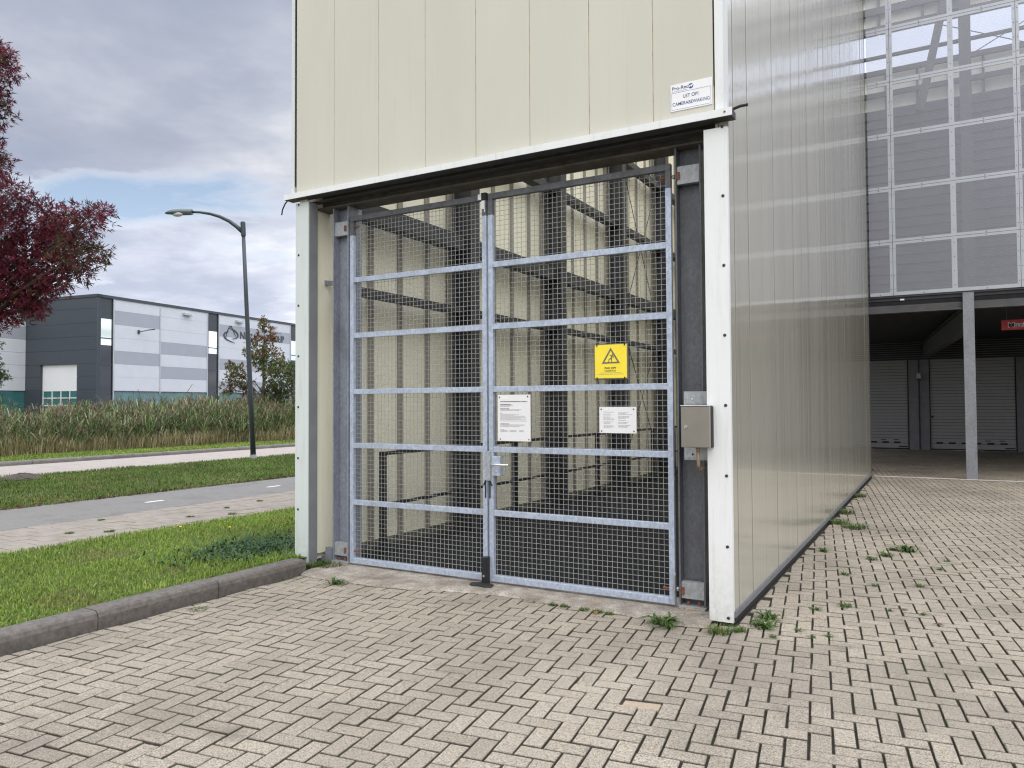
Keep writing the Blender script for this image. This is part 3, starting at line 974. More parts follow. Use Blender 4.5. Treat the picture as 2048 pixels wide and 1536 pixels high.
SM = [(-26.66, 20.07, 4.95, 0.50), (-26.5, 19.7, 5.55, 0.22), (-27.0, 19.77, 4.16, 0.62), (-26.23, 19.67, 3.77, 0.78), (-25.51, 19.62, 3.16, 0.75), (-25.4, 20.6, 3.02, 0.5), (-26.2, 20.58, 2.2, 0.72), (-27.37, 18.76, 2.94, 0.46), (-28.01, 19.07, 3.51, 0.24), (-27.83, 18.64, 2.41, 0.34), (-27.39, 19.6, 2.13, 0.5), (-27.58, 19.47, 2.73, 0.42), (-27.18, 18.88, 3.29, 0.3), (-26.61, 20.19, 2.13, 0.7), (-25.71, 20.42, 3.43, 0.4), (-27.19, 19.62, 4.75, 0.28)]
st_ = thing('oak_sapling', (-26.5, 19.69, 0), 'young staked tree turning rusty red among the reeds', 'tree')


def smcol(c, t_):
    f = (np.clip((c[:, 2] - 2.6) / 2.0, 0, 1) * .30 + np.clip((-26.3 - c[:, 0]) / 1.3, 0, 1) * .32 + .4 * nz(c[:, 0], c[:, 2], 1.3, 8))
    r_ = RNG.random(len(c)) < f
    t_ = t_.copy(); t_[r_] = np.array([.17, .065, .032]) * RNG.uniform(.7, 1.3, (int(r_.sum()), 1))
    return t_


leaf_cloud('crown', SM, 400, 6, .15, .052, [(.075, .105, .030), (.105, .130, .040), (.055, .080, .024), (.14, .135, .045)], [4, 3, 2, 1], st_, smcol)
b = MB(); b.tube([(-26.5, 19.69, -.1), (-26.52, 19.7, 1.2), (-26.5, 19.68, 2.4), (-26.55, 19.75, 3.8), (-26.5, 19.7, 5.4)], [.085, .075, .06, .04, .015], 8)
b.build('trunk', M['bark'], st_, smooth=True)
b = MB(); limbs(b, (-26.5, 19.69, 1.6), (-26.52, 19.7, 3.6), SM, .028, 5, .008); b.build('branches', M['bark'], st_, smooth=True)
for x_, y_, l_ in ((-27.05, 19.4, 'weathered wooden tree stake beside the young tree, nearer the lamp post'), (-25.95, 20.0, 'weathered wooden tree stake beside the young tree, nearer the white post')):
    b = MB(); b.tube([(x_, y_, -.1), (x_, y_, 1.25)], [.045, .042], 8)
    s_ = b.build('tree_stake', M['wood']); tag(s_, l_, 'stake', 'stakes of the young tree')
b = MB(); b.bar((-27.05, 19.36, 1.12), (-26.6, 19.62, 1.06), .008, .05); b.bar((-26.6, 19.62, 1.06), (-26.42, 19.66, 1.06), .008, .05); b.bar((-26.42, 19.66, 1.06), (-25.95, 19.96, 1.12), .008, .05)
tag(b.build('tree_tie', M['rubber']), 'black rubber strap tying the young tree to its stakes', 'strap')

BR = [(-31.49, 10.55, 3.06, 0.28), (-31.01, 10.56, 2.85, 0.2), (-31.71, 10.38, 3.5, 0.42), (-32.5, 10.02, 3.91, 1.0), (-32.33, 9.6, 2.29, .8), (-31.59, 10.52, 2.6, 0.2), (-33.3, 9.8, 4.2, .9)]
gt_ = thing('green_tree', (-32.9, 9.8, 0), 'green leaved tree branch reaching in from the picture edge before the warehouse', 'tree')
leaf_cloud('crown', BR, 420, 6, .13, .04, [(.045, .075, .022), (.065, .095, .03), (.035, .055, .018)], [3, 3, 2], gt_)
b = MB(); b.tube([(-32.9, 9.8, -.1), (-32.9, 9.8, 1.6), (-32.8, 9.85, 3.0), (-32.7, 9.9, 4.3)], [.12, .1, .07, .03], 8); limbs(b, (-32.9, 9.8, 1.6), (-32.8, 9.85, 3.0), BR, .025, 4)
b.build('trunk', M['bark'], gt_, smooth=True)

# ================================================================== STREET LAMP
lp = thing('street_lamp', (-15.83, 9.655, .1), 'slightly leaning grey street lamp with curved arm on the verge', 'street lamp')
A = Vector((-15.83, 9.655, .02)); B_ = Vector((-16.119, 9.492, 6.819))
MB().tube([A, A.lerp(B_, .3), A.lerp(B_, .7), B_], [.078, .070, .058, .050], 16).build('pole', M['lamp'], lp, smooth=True)
MB().tube([A + Vector((0, 0, .05)), A.lerp(B_, .028)], [.092, .090], 16).build('base_sleeve', M['plate'], lp)
ca0 = A.lerp(B_, .955)
MB().tube([ca0, A.lerp(B_, .965), A.lerp(B_, 1.012), A.lerp(B_, 1.016)], [.066, .070, .070, .055], 14).build('collar', M['lamp'], lp)
dv = Vector((-.894, -.452, 0)).normalized()
arm = [Vector((-16.12, 9.49, 6.62)), Vector((-16.27, 9.41, 6.78)), Vector((-16.47, 9.30, 6.95)), Vector((-16.70, 9.16, 7.08)), Vector((-16.95, 9.02, 7.165)), Vector((-17.20, 8.88, 7.21)), Vector((-17.47, 8.73, 7.225))]
MB().tube(arm, [.062, .058, .054, .048, .042, .036, .030], 12).build('arm', M['lamp'], lp, smooth=True)
hd = MB()
h0 = Vector((-17.40, 8.765, 7.215)); Lh = .80
side = Vector((-dv.y, dv.x, 0))
prof = [(0, .095, .085, -.075), (.06, .105, .095, -.085), (.30, .125, .105, -.085), (.52, .12, .095, -.072), (.68, .09, .06, -.055), (.77, .045, .01, -.045), (.80, .012, -.015, -.035)]
rings = []
for (t_, wv, up_, dn) in prof:
    c_ = h0 + dv * t_
    ring = []
    for q in range(12):
        a_ = 2 * math.pi * q / 12
        zz_ = math.sin(a_); ring.append(c_ + side * wv * math.cos(a_) * (1 if zz_ < .2 else .92) + Z * (up_ * zz_ if zz_ > 0 else -dn * zz_))
    rings.append(ring)
for i in range(len(rings) - 1):
    for q in range(12):
        hd.poly([rings[i][q], rings[i][(q + 1) % 12], rings[i + 1][(q + 1) % 12], rings[i + 1][q]])
hd.poly(list(reversed(rings[0]))); hd.poly(rings[-1])
hd.build('lamp_head', M['lamphead'], lp)
gl = MB(); gl.ball(h0 + dv * .42 - Z * .062, .2, 12, 6, sc=(1, .55, .30)); gl.build('lamp_cover', M['lens'], lp, smooth=True)

# ================================================================== WAREHOUSE
WA = rad(7.5)
U = Vector((-math.sin(WA), math.cos(WA), 0)); Vv = Vector((-math.cos(WA), -math.sin(WA), 0)); C0 = Vector((-55.075, 29.138, 0))
wh = thing('warehouse', C0, 'grey and white panelled warehouse with an anthracite corner beyond the reeds', 'warehouse')


def wp(s, l, z):  # s along the road facade, l inwards/left along the dark face
    return C0 + U * s + Vv * l + Z * z


def wslab(mb, s0, s1, l0, l1, z0, z1, m=0):
    mb.obox(wp(s0, l1, z0), U * (s1 - s0), -Vv * (l1 - l0), Z * (z1 - z0), m)


HW = 10.25
levels = [2.86, 3.95, 4.98, 6.02, 7.06, 8.10, 9.20, 10.1]
# body core
core = MB(); wslab(core, .35, 70, .4, 60, -.05, 9.9); wslab(core, -14, .5, 8.2, 60, -.05, 9.9); core.build('wall', M['w_dark'], wh)
# dark corner block on the left-hand face (plane s=0, facing -U)
dk = MB()
zl = [-.05, .86, 1.90, 2.94, 3.98, 4.96, 6.02, 7.06, 8.11, 9.23, 10.12]
for z0, z1 in zip(zl[:-1], zl[1:]):
    if z1 <= 4.97:
        for l0, l1 in ((.02, 2.16), (6.3, 8.15)): wslab(dk, -.0, .35, l0, l1, z0 + .018, z1)
    else: wslab(dk, -.0, .35, .02, 8.15, z0 + .018, z1)
wslab(dk, .03, .34, 0.05, 2.1, -.05, 10.1); wslab(dk, .03, .34, 6.35, 8.1, -.05, 10.1); wslab(dk, .03, .34, .05, 8.1, 5.0, 10.1)
wslab(dk, -.02, .14, -.02, .12, -.05, 10.12)
dk.build('dark_corner_cladding', M['w_dark'], wh)
od = MB(); wslab(od, .22, .30, 2.16, 6.3, 2.9, 4.96)
od.build('overhead_door', M['w_door'], wh)
od = bpy.data.objects[od and 'overhead_door']
ww = MB()
wslab(ww, .25, .30, 2.16, 6.3, 1.10, 2.94, 0)
for l_ in (2.2, 3.2, 4.2, 5.2, 6.24): wslab(ww, .21, .26, l_ - .035, l_ + .035, 1.1, 2.94, 1)
for z_ in (1.12, 1.72, 2.32, 2.9): wslab(ww, .215, .26, 2.16, 6.3, z_ - .04, z_ + .04, 1)
wslab(ww, .22, .30, 2.16, 6.3, -.05, 1.08, 1)
ww.build('door_window', [M['w_teal'], M['w_door']], od)
# road facade (plane l=0, facing -V)
BW = {0: 'w_white', 1: 'w_grey'}
def bay(s0, s1, pattern):
    mb = MB()
    for q, (z0, z1) in enumerate(zip(levels[:-1], levels[1:])):
        wslab(mb, s0 + .03, s1 - .03, -.0, .36, z0 + .014, z1, pattern[6 - q])
    wslab(mb, s0 + .04, s1 - .04, .02, .35, 2.86, 10.1, 0)
    return mb.build('cladding_bay', [M['w_white'], M['w_grey']], wh)
bay(1.5, 6.0, [0, 1, 0, 0, 1, 0, 0]); bay(6.0, 11.3, [0, 0, 0, 1, 0, 1, 0]); bay(12.75, 22.9, [0, 1, 0, 0, 1, 0, 1]); bay(24.4, 34, [0, 0, 1, 0, 0, 1, 0]); bay(34, 45, [0, 1, 0, 0, 1, 0, 0])
tl = MB()
for s0, s1 in ((1.5, 11.3), (12.75, 22.9), (24.4, 45)):
    wslab(tl, s0, s1, .05, .36, -.05, 2.82, 0)
    s = s0 + .9
    while s < s1 - .3:
        wslab(tl, s - .03, s + .03, .03, .06, -.05, 2.82, 1); s += 1.05
    wslab(tl, s0, s1, -.03, .1, 2.80, 2.87, 2)
tl.build('teal_plinth_glazing', [M['w_teal'], simple('teal_mullion', (.12, .26, .27), .4), M['w_trim']], wh)
for s0, s1 in ((.14, 1.42), (11.38, 12.66), (22.98, 24.3)):
    ws = MB()
    wslab(ws, s0, s1, .12, .3, -.05, 10.1)
    for s in (s0 + .02, s1 - .0): wslab(ws, s - .05, s + .05, -.02, .2, -.05, 10.12)
    for z_ in (4.9, 6.95, 8.52): wslab(ws, s0, s1, .02, .2, z_ - .04, z_ + .04)
    fr = ws.build('window_strip', M['w_trim'], wh)
    for z0, z1, mt in ((-.05, 4.86, 'w_glass'), (4.94, 6.42, 'w_glass'), (6.42, 6.91, 'w_mirror'), (6.99, 8.48, 'w_mirror'), (8.56, 10.08, 'w_trim')):  # dark glass below the split paints a dark reflection in mirror glass
        pn = MB(); wslab(pn, s0 + .07, s1 - .05, .06, .1, z0, z1); pn.build('pane', M[mt], fr)
for s in (1.46, 6.0, 11.32, 12.72, 22.92, 24.36):
    mu = MB(); wslab(mu, s - .05, s + .05, -.035, .1, 2.7 if s == 6.0 else -.05, 10.1); mu.build('mullion', M['w_alu'], wh)
rt = MB(); wslab(rt, -.06, 45, -.07, .4, 10.1, 10.32); wslab(rt, -.065, .4, -.07, 8.2, 10.102, 10.322); wslab(rt, .3, 60, .3, 50, 9.9, 10.0)
rt.build('roof_trim', M['w_trim'], wh)
# set back wing beyond the dark block
wg = MB()
for q, (z0, z1) in enumerate(zip([2.92, 3.95, 4.98, 6.0, 7.07, 8.1, 9.2], [3.95, 4.98, 6.0, 7.07, 8.1, 9.2, 10.1])):
    wslab(wg, -14, -.02, 8.0, 8.4, z0 + .014, z1, 1 if q in (4,) else 0)
wg.build('side_wing_cladding', [M['w_white'], M['w_grey']], wh)
wt = MB(); wslab(wt, -14, -.02, 8.06, 8.4, -.05, 2.88); wt.build('side_wing_glazing', M['w_teal'], wh)
wr = MB(); wslab(wr, -14, 0, 7.93, 8.5, 10.1, 10.32); wr.build('side_wing_roof_trim', M['w_trim'], wh)
# floodlight boxes and arm lamp
for s in (8.83, 15.25, 20.2):
    lb = MB(); wslab(lb, s - .40, s + .40, -.30, 0, 9.56, 9.80); lb.build('wall_light', M['w_alu'], wh, bevel=.03)
al = MB(); al.obox(wp(3.72, .0, 7.55), U * .14, -Vv * .12, Z * .3); al.bar(wp(3.8, -.1, 7.7), wp(4.15, -.75, 7.86), .06, .06); al.bar(wp(4.1, -.7, 7.85), wp(4.42, -1.15, 7.92), .2, .07)
al.build('arm_light', M['w_trim'], wh)
# emblem: two crossing tapered swooshes
def swoosh(mb, pts, w0):
    n = len(pts)
    for q in range(n - 1):
        f0, f1 = q / (n - 1), (q + 1) / (n - 1)
        a_, b_ = Vector((*pts[q], 0)), Vector((*pts[q + 1], 0)); nn = Vector((-(b_ - a_).y, (b_ - a_).x, 0)).normalized()
        wa, wb = w0 * math.sin(math.pi * min(.98, f0 * .9 + .06)), w0 * math.sin(math.pi * min(.98, f1 * .9 + .06))
        loop = [a_ + nn * wa, a_ - nn * wa, b_ - nn * wb, b_ + nn * wb]
        ws_ = [wp(p_.x, -.012, p_.y) for p_ in loop]; wo_ = [wp(p_.x, -.05, p_.y) for p_ in loop]
        mb.hexa(ws_ + wo_)
em = MB()
def ep(q): return [(13.51 + (420 + x_ / 5.12 - 450) * .0656, 9.18 - (600 + y_ / 5.12 - 652) * .052) for x_, y_ in q]
def dense(q):
    o_ = []
    for i in range(len(q) - 1):
        p0, p1, p2, p3 = q[max(i - 1, 0)], q[i], q[i + 1], q[min(i + 2, len(q) - 1)]
        for f in (0, .25, .5, .75):
            o_.append(tuple(.5 * (2 * p1[k_] + (p2[k_] - p0[k_]) * f + (2 * p0[k_] - 5 * p1[k_] + 4 * p2[k_] - p3[k_]) * f * f + (3 * p1[k_] - p0[k_] - 3 * p2[k_] + p3[k_]) * f ** 3) for k_ in (0, 1)))
    return o_ + [q[-1]]
swoosh(em, dense(ep([(160, 392), (168, 345), (186, 297), (207, 267), (226, 287), (243, 322), (262, 358)])), .05)
swoosh(em, dense(ep([(190, 322), (160, 330), (143, 352), (150, 380), (190, 404), (252, 420)])), .075)
swoosh(em, dense(ep([(198, 290), (240, 300), (272, 323), (285, 348), (268, 373), (222, 386)])), .075)
em.build('emblem', M['w_trim'], wh)
letters('lettering', 'NI', 1.0, wp(15.45, -.02, 8.38), U, Z, M['w_trim'], wh, .03, 'LEFT', 0, .9)
letters('lettering', 'GROUP', 1.0, wp(20.62, -.02, 8.44), U, Z, M['w_trim'], wh, .03, 'CENTER', 0, fit=2.5)

# ================================================================== RAMP ENCLOSURE (the clad box)
HB = 5.95
def HS(y_): return 4.98 + .475 * y_  # unseen wall top, sloped low to let skylight into the enclosure
bx = thing('ramp_enclosure', (-2.1, 6, 0), 'tall cream panel clad ramp enclosure with gated opening and glossy side wall', 'building')
seams = [-4.325, -3.817, -3.257, -2.715, -2.171, -1.635, -1.093, -.559, -.092]
b = MB()
for x0, x1 in zip(seams[:-1], seams[1:]):
    b.box(x0 + .0028, x1 - .0028, 0, .05, 3.72, HB, 0)
b.box(-4.32, -.09, .004, .07, 3.72, HB - .01, 1)
b.build('front_wall', [M['front'], M['seam']], bx, bevel=.004)
# side wall : vertical panels with slightly different tilt
b = MB()
ys = [.045, .19] + [.668 + .5355 * q for q in range(23)]
ys = [y_ for y_ in ys if y_ < 12.4] + [12.45]
for y0, y1 in zip(ys[:-1], ys[1:]):
    e0, e1 = random.uniform(-.0013, .0013), random.uniform(-.0013, .0013)
    b.hexa([(-.07, y0 + .004, .1), (e0, y0 + .004, .1), (e1, y1 - .004, .1), (-.07, y1 - .004, .1), (-.07, y0 + .004, HS(y0)), (e0, y0 + .004, HS(y0)), (e1, y1 - .004, HS(y1)), (-.07, y1 - .004, HS(y1))], 0)
b.hexa([(-.079, .05, .1), (-.06, .05, .1), (-.06, 12.44, .1), (-.079, 12.44, .1), (-.079, .05, HS(.05) - .01), (-.06, .05, HS(.05) - .01), (-.06, 12.44, HS(12.44) - .01), (-.079, 12.44, HS(12.44) - .01)], 1)
for y_ in ys[1:-1]:
    b.box(-.06, .0004, y_ - .0034, y_ + .0034, .1, HS(y_) - .01, 1)
b.build('side_wall', [M['side'], M['sidegap']], bx)
b = MB(); b.hexa([(-.10, .06, .1), (-.08, .06, .1), (-.08, 12.43, .1), (-.10, 12.43, .1), (-.10, .06, HS(.06) - .02), (-.08, .06, HS(.06) - .02), (-.08, 12.43, HS(12.43) - .02), (-.10, 12.43, HS(12.43) - .02)])
b.box(-4.28, -.105, .075, .095, 3.83, HB - .02)
b.build('bounce_lining', M['inner'], bx)  # unseen cream lining added to bounce light inside the enclosure
b = MB(); b.box(-.06, .012, .03, 12.46, .055, .098, 0); b.box(-.05, .004, .03, 12.46, .012, .055, 1); b.box(-.06, .002, 12.45, 12.47, .1, HS(12.45), 1)
b.build('base_flashing', [M['alu'], M['gap']], bx)
# corner posts
def post(x0, x1, zt, sx_, side_, wm='white'):
    b = MB()
    b.box(x0, x1, 0, .012, .022, zt, 0)
    if side_ > 0:
        b.box(x1 - .012, x1, .012, .045, .022, zt, 0); b.box(x0, x0 + .012, .012, .10, .022, zt, 1)
    else:
        b.box(x1 - .012, x1, .012, .13, .022, zt, 1); b.box(x0, x0 + .012, .012, .05, .022, zt, 0)
    b.box(x0 + .02, x1 - .02, .02, .1, -.01, .03, 2)
    for q in range(8):
        z_ = .055 + q * .511
        b.tube([(sx_, .002, z_), (sx_, -.004, z_), (sx_, -.006, z_)], [.0115, .0115, .006], 10, 3)
    return b.build('corner_post', [M[wm], M['greyin'], M['gap'], M['screw']], bx)
p1 = post(-.172, 0, 3.63, -.035, 1); p2 = post(-4.33, -4.155, 3.65, -4.288, -1, 'whiteshade')
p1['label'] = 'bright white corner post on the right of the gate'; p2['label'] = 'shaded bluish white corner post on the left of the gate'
b = MB(); b.box(-.082, -.020, -.006, .04, 3.75, HB); b.box(-.020, .004, -.002, .045, 3.75, HB, 1); b.box(-.094, -.084, -.001, .03, 3.95, HB, 2)
b.build('corner_trim', [M['white'], M['white2'], M['gap']], bx)
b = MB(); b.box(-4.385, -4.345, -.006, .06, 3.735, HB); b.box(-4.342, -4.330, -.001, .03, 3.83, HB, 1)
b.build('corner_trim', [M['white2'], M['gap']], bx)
# lintel: white fascia + dark soffit + beam
b = MB()
b.box(-4.432, -1.93, -.064, -.058, 3.684, 3.738, 0); b.box(-1.926, .052, -.064, -.058, 3.684, 3.742, 0)
b.box(-4.43, .05, -.058, .02, 3.732, 3.738, 0)
b.build('lintel_fascia', M['white'], bx)
b = MB(); b.box(-4.43, .05, -.057, .06, 3.684, 3.690, 0); b.box(.044, .05, -.057, .06, 3.69, 3.735, 0); b.box(-4.31, -.17, .06, .16, 3.655, 3.66, 0)
b.build('lintel_soffit', M['steel'], bx)
b = MB(); b.box(-4.2, -.12, .16, .36, 3.60, 3.615, 0); b.box(-4.2, -.12, .25, .262, 3.615, 3.80, 0); b.box(-4.2, -.12, .16, .36, 3.80, 3.815, 0)
b.build('lintel_beam', M['beam'], bx)
b = MB(); b.tube([(.04, .0, 3.745), (.10, -.015, 3.752), (.155, -.02, 3.750)], .011, 8); b.build('cable_end', M['rubber'], bx)
b = MB(); b.tube([(-4.42, -.03, 3.68), (-4.445, -.035, 3.655), (-4.475, -.04, 3.60), (-4.487, -.04, 3.545)], .007, 8); b.build('cable_end', M['rubber'], bx)
b = MB(); b.ball((.0, -.066, 3.715), .008, 8, 5); b.build('rusty_screw', M['rust'], bx)
# inner (left) wall
b = MB()
XI = -4.2
yb = [.03, .45] + [.983 + .5345 * q for q in range(26)]
for y0, y1 in zip(yb[:-1], yb[1:]):
    zt_ = 4.7 + .40 * y0; b.box(-4.30, XI, y0 + .001, y1 - .001, .075 if y0 > .3 else .05, zt_, 0)
for y_ in yb[2:]:
    b.box(XI + .001, XI + .022, y_ - .045, y_ + .040, .075, 4.68 + .4 * y_, 1)
    b.box(XI + .0015, XI + .012, y_ + .040, y_ + .056, .075, 4.67 + .4 * y_, 2)
b.build('inner_wall', [M['inner'], M['batten'], M['gap']], bx)
b = MB()
for q in range(8): b.box(-4.195 + q * .512 + .003, -4.195 + (q + 1) * .512 - .003, 12.33, 12.37, .05, 9.3)
b.build('end_wall', M['inner'], bx)
b = MB(); b.box(-4.195, -3.98, .5, 14.2, -.02, .085); b.build('mossy_curb', M['mosscurb'], bx, bevel=.01)
# steel columns along the inner wall (H sections) with girts
def hcol(x0, x1, y0, y1, z0, z1, name, mat, tf=.014, along='x'):
    b = MB()
    ym = (y0 + y1) / 2; xm = (x0 + x1) / 2
    if along == 'x':   # flanges face x
        b.box(x0, x0 + tf, y0, y1, z0, z1); b.box(x1 - tf, x1, y0, y1, z0, z1); b.box(x0 + tf, x1 - tf, ym - .006, ym + .006, z0, z1)
    else:
        b.box(x0, x1, y0, y0 + tf, z0, z1); b.box(x0, x1, y1 - tf, y1, z0, z1); b.box(xm - .006, xm + .006, y0 + tf, y1 - tf, z0, z1)
    return b.build(name, mat, bx)
for y_ in (2.52, 5.14, 7.80, 10.42, 13.0):
    hcol(-4.10, -3.83, y_, y_ + .20, .02, 4.9 + .4 * y_, 'steel_column', M['steel'])
    b = MB(); b.box(-4.17, -4.14, y_ - .06, y_ + .02, .1, 4.6 + .4 * y_); b.build('column_stud', M['batten'], bx)
for z0, z1, dy in ((3.57, 3.76, .16), (2.765, 2.84, .08), (4.96, 5.06, .1), (6.3, 6.42, .1)):
    gy = .40 if z1 < 5.2 else 5.2
    b = MB()
    b.box(-4.10, -3.93, gy, 14.2, z1 - .014, z1); b.box(-4.10, -3.93, gy, 14.2, z0, z0 + .014); b.box(-3.945, -3.93, gy, 14.2, z0 + .014, z1 - .014)
    b.build('girt', M['steel'], bx)
for (ya, za), (yb_, zb) in (((8.1, 6.6), (10.5, 3.0)), ((10.5, 6.6), (8.1, 3.0)), ((8.1, 3.3), (10.5, .2)), ((10.5, 3.3), (8.1, .2))):
    b = MB(); b.tube([(-4.02, ya, za), (-4.02, yb_, zb)], .009, 6); b.build('brace_rod', M['steel'], bx)
# gate columns (galvanised H, webs facing out)
for x0, lab in ((-4.005, 'galvanised gate column on the left'), (-.455, 'galvanised gate column on the right')):
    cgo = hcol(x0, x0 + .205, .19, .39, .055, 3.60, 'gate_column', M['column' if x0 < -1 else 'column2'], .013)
    cgo['label'] = lab
    b = MB(); b.box(x0 - .005, x0 + .21, .18, .40, .045, .056); b.build('base_plate', M['plate'], cgo)
    b = MB(); b.box(x0 + .015, x0 + .19, .205, .255, 3.315, 3.455); b.build('hinge_plate', M['plate'], cgo)
    b = MB(); b.box(x0 + .015, x0 + .19, .205, .255, .105, .235); b.build('hinge_plate', M['plate'], cgo)
    b = MB(); b.box(x0, x0 + .205, .17, .41, -.01, .044); b.build('grout_pad', M['slab'], cgo, bevel=.006)
    for xx in (.065, .15): MB().tube([(x0 + xx, .215, .056), (x0 + xx, .215, .085)], .012, 6).build('anchor_bolt', M['rust'], cgo)
b = MB(); b.bar((-4.2, .30, 2.875), (-4.03, .29, 2.85), .05, .045); b.box(-4.05, -4.01, .24, .33, 2.79, 2.955); b.build('wall_bracket', M['column'], bx)
b = MB(); b.box(-4.12, -4.03, .21, .25, .02, .17); b.box(-4.25, -4.05, .24, .27, .02, .065); b.build('wall_bracket', M['column'], bx)

# ramp floor and threshold
b = MB(); b.poly([(-4.2, .42, .024), (-.1, .42, .024), (-.1, 14.3, .024), (-4.2, 14.3, .024)])
tag(b.build('ramp_floor', M['ramp']), 'dark ramp floor behind the mesh gate', 'floor', kind='structure')
front = [(-4.0, -.24), (-3.93, -.30), (-3.6, -.325), (-3.3, -.30), (-2.98, -.30), (-2.7, -.24), (-2.45, -.15), (-2.2, -.10), (-1.9, -.055), (-1.6, -.075), (-1.3, -.07), (-1.0, -.085), (-.7, -.13), (-.4, -.19), (-.25, -.17), (-.144, -.145)]
ft = []
for (a0, b0), (a1, b1) in zip(front[:-1], front[1:]):
    for q in range(6):
        f = q / 6; ft.append((a0 + (a1 - a0) * f, b0 + (b1 - b0) * f + random.gauss(0, .006)))
ft.append(front[-1])
b = MB()
for q in range(len(ft) - 1):
    (a0, b0), (a1, b1) = ft[q], ft[q + 1]
    b.poly([(a0, b0, .002), (a1, b1, .002), (a1, b1 + .02, .016), (a0, b0 + .02, .016)])
    b.poly([(a0, b0 + .02, .016), (a1, b1 + .02, .016), (a1, b1 + .09, .026), (a0, b0 + .09, .026)])
    b.poly([(a0, b0 + .09, .026), (a1, b1 + .09, .026), (a1, .5, .030), (a0, .5, .030)])
tag(b.build('threshold_slab', M['slab'], smooth=True), 'worn concrete threshold under the mesh gate', 'threshold', kind='structure')

# ================================================================== GATE LEAVES
ZR = [.078, .645, 1.205, 1.738, 2.295, 2.85, 3.468]
def leaf(name, x0, x1, label, hinge_left):
    g_ = thing(name, ((x0 + x1) / 2, .22, .045), label, 'gate', 'leaves of the mesh gate')
    y0, y1 = .20, .242
    f = MB(); f.box(x0, x0 + .045, y0, y1, .045, 3.30); f.box(x1 - .045, x1, y0, y1, .045, 3.30)
    f.box(x0 + .045, x1 - .045, y0, y1, .046, .098); f.build('frame', M['galv'], g_, bevel=.003)
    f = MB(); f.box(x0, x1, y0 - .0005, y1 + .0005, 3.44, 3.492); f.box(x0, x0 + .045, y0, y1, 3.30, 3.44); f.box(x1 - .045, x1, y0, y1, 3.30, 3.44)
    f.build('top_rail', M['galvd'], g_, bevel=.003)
    for z_ in ZR[1:-1]:
        f = MB(); f.box(x0 + .045, x1 - .045, y0 + .002, y1 - .004, z_ - .025, z_ + .025); f.build('rail', M['galv'], g_, bevel=.003)
    w = MB(); pitch = .0437; r = .0016
    n = int((x1 - x0 - .05) / pitch)
    sx0 = x0 + .045 + ((x1 - x0 - .09) - (n - 1) * pitch) / 2
    for q in range(n):
        xx = sx0 + q * pitch; w.box(xx - r, xx + r, y1 + .003, y1 + .003 + 2 * r, .06, 3.48)
    z_ = .10
    while z_ < 3.46:
        w.box(x0 + .02, x1 - .02, y1 + .003 - 1.6 * r, y1 + .003 + .4 * r, z_ - r, z_ + r); z_ += pitch
    w.build('wire_mesh', M['galvw'], g_)
    for zz_, mt in ((3.385, 'rust'), (.165, 'rust')):
        hx = x0 if hinge_left else x1; s_ = -1 if hinge_left else 1
        h = MB()
        h.tube([(hx - s_ * .10, .222, zz_), (hx + s_ * .085, .222, zz_)], .009, 8, 0)
        for xx in (-.035, .012, .055): h.tube([(hx + s_ * xx, .222, zz_), (hx + s_ * (xx + .014), .222, zz_)], .018, 6, 1 if xx == .012 else 0)
        h.box(hx + s_ * .062 - .012, hx + s_ * .062 + .012, .195, .235, zz_ - .03, zz_ + .025, 0)
        h.build('hinge', [M['rust'], M['plate']], g_)
    return g_
gl_ = leaf('gate_leaf', -3.79, -2.192, 'narrower seeming mesh gate leaf with the drop bolt, hinged at the left column', True)
gl_['label'] = 'galvanised mesh gate leaf hinged at the left column, without signs'
gr_ = leaf('gate_leaf', -2.172, -.492, 'galvanised mesh gate leaf with handle and signs, hinged at the right column', False)
# meeting stile cap tape, bolt box on left leaf; lock on right leaf
b = MB(); b.box(-2.275, -2.232, .196, .2, 3.445, 3.497); b.box(-2.240, -2.205, .195, .2, 3.36, 3.435); b.box(-2.209, -2.202, .195, .2, 3.33, 3.36); b.build('torn_tape', M['signwhite'], gl_)
b = MB(); b.box(-2.237, -2.19, .192, .25, 3.44, 3.505); b.build('stile_cap', M['rubber'], gl_)
b = MB(); b.box(-2.214, -2.164, .135, .199, .030, .262); b.build('drop_bolt_housing', M['black'], gl_, bevel=.004)
b = MB(); b.tube([(-2.19, .134, .10), (-2.19, .129, .10)], .010, 10); b.build('housing_bolt', M['chrome'], gl_)
b = MB(); b.prism([(-2.30, .07), (-2.25, .03), (-2.20, .05), (-2.12, .03), (-2.07, .06), (-2.09, .14), (-2.15, .17), (-2.24, .17), (-2.31, .12)], ((0, 0, .022), X, Y), (0, 0, .016)); b.build('floor_keep', M['rubber'], gl_, bevel=.004)
for xx in (-2.205, -2.160):
    b = MB(); b.bar((xx, .196, .93), (xx, .196, .775), .008, .010, up=(0, 1, 0)); b.bar((xx, .196, .93), (xx + (-.022 if xx < -2.18 else .022), .196, .885), .008, .010, up=(0, 1, 0)); b.build('arrow_bracket', M['black'], gl_ if xx < -2.18 else gr_)
b = MB(); b.box(-2.198, -2.150, .186, .1995, .93, 1.19); b.build('lock_cover', M['plate'], gr_, bevel=.002)
b = MB(); b.box(-2.135, -2.052, .19, .25, .975, 1.148); lb_ = b.build('lock_box', M['galv'], gr_, bevel=.003)
b = MB(); b.tube([(-2.118, .19, 1.078), (-2.118, .150, 1.078), (-2.105, .142, 1.078), (-1.965, .146, 1.076)], [.010, .010, .011, .010], 8); b.ball((-1.955, .147, 1.076), .013, 8, 6); b.build('handle', M['chrome'], lb_, smooth=True)
b = MB(); b.tube([(-2.095, .19, 1.01), (-2.095, .178, 1.01)], .008, 8); b.build('lock_cylinder', M['chrome'], lb_)
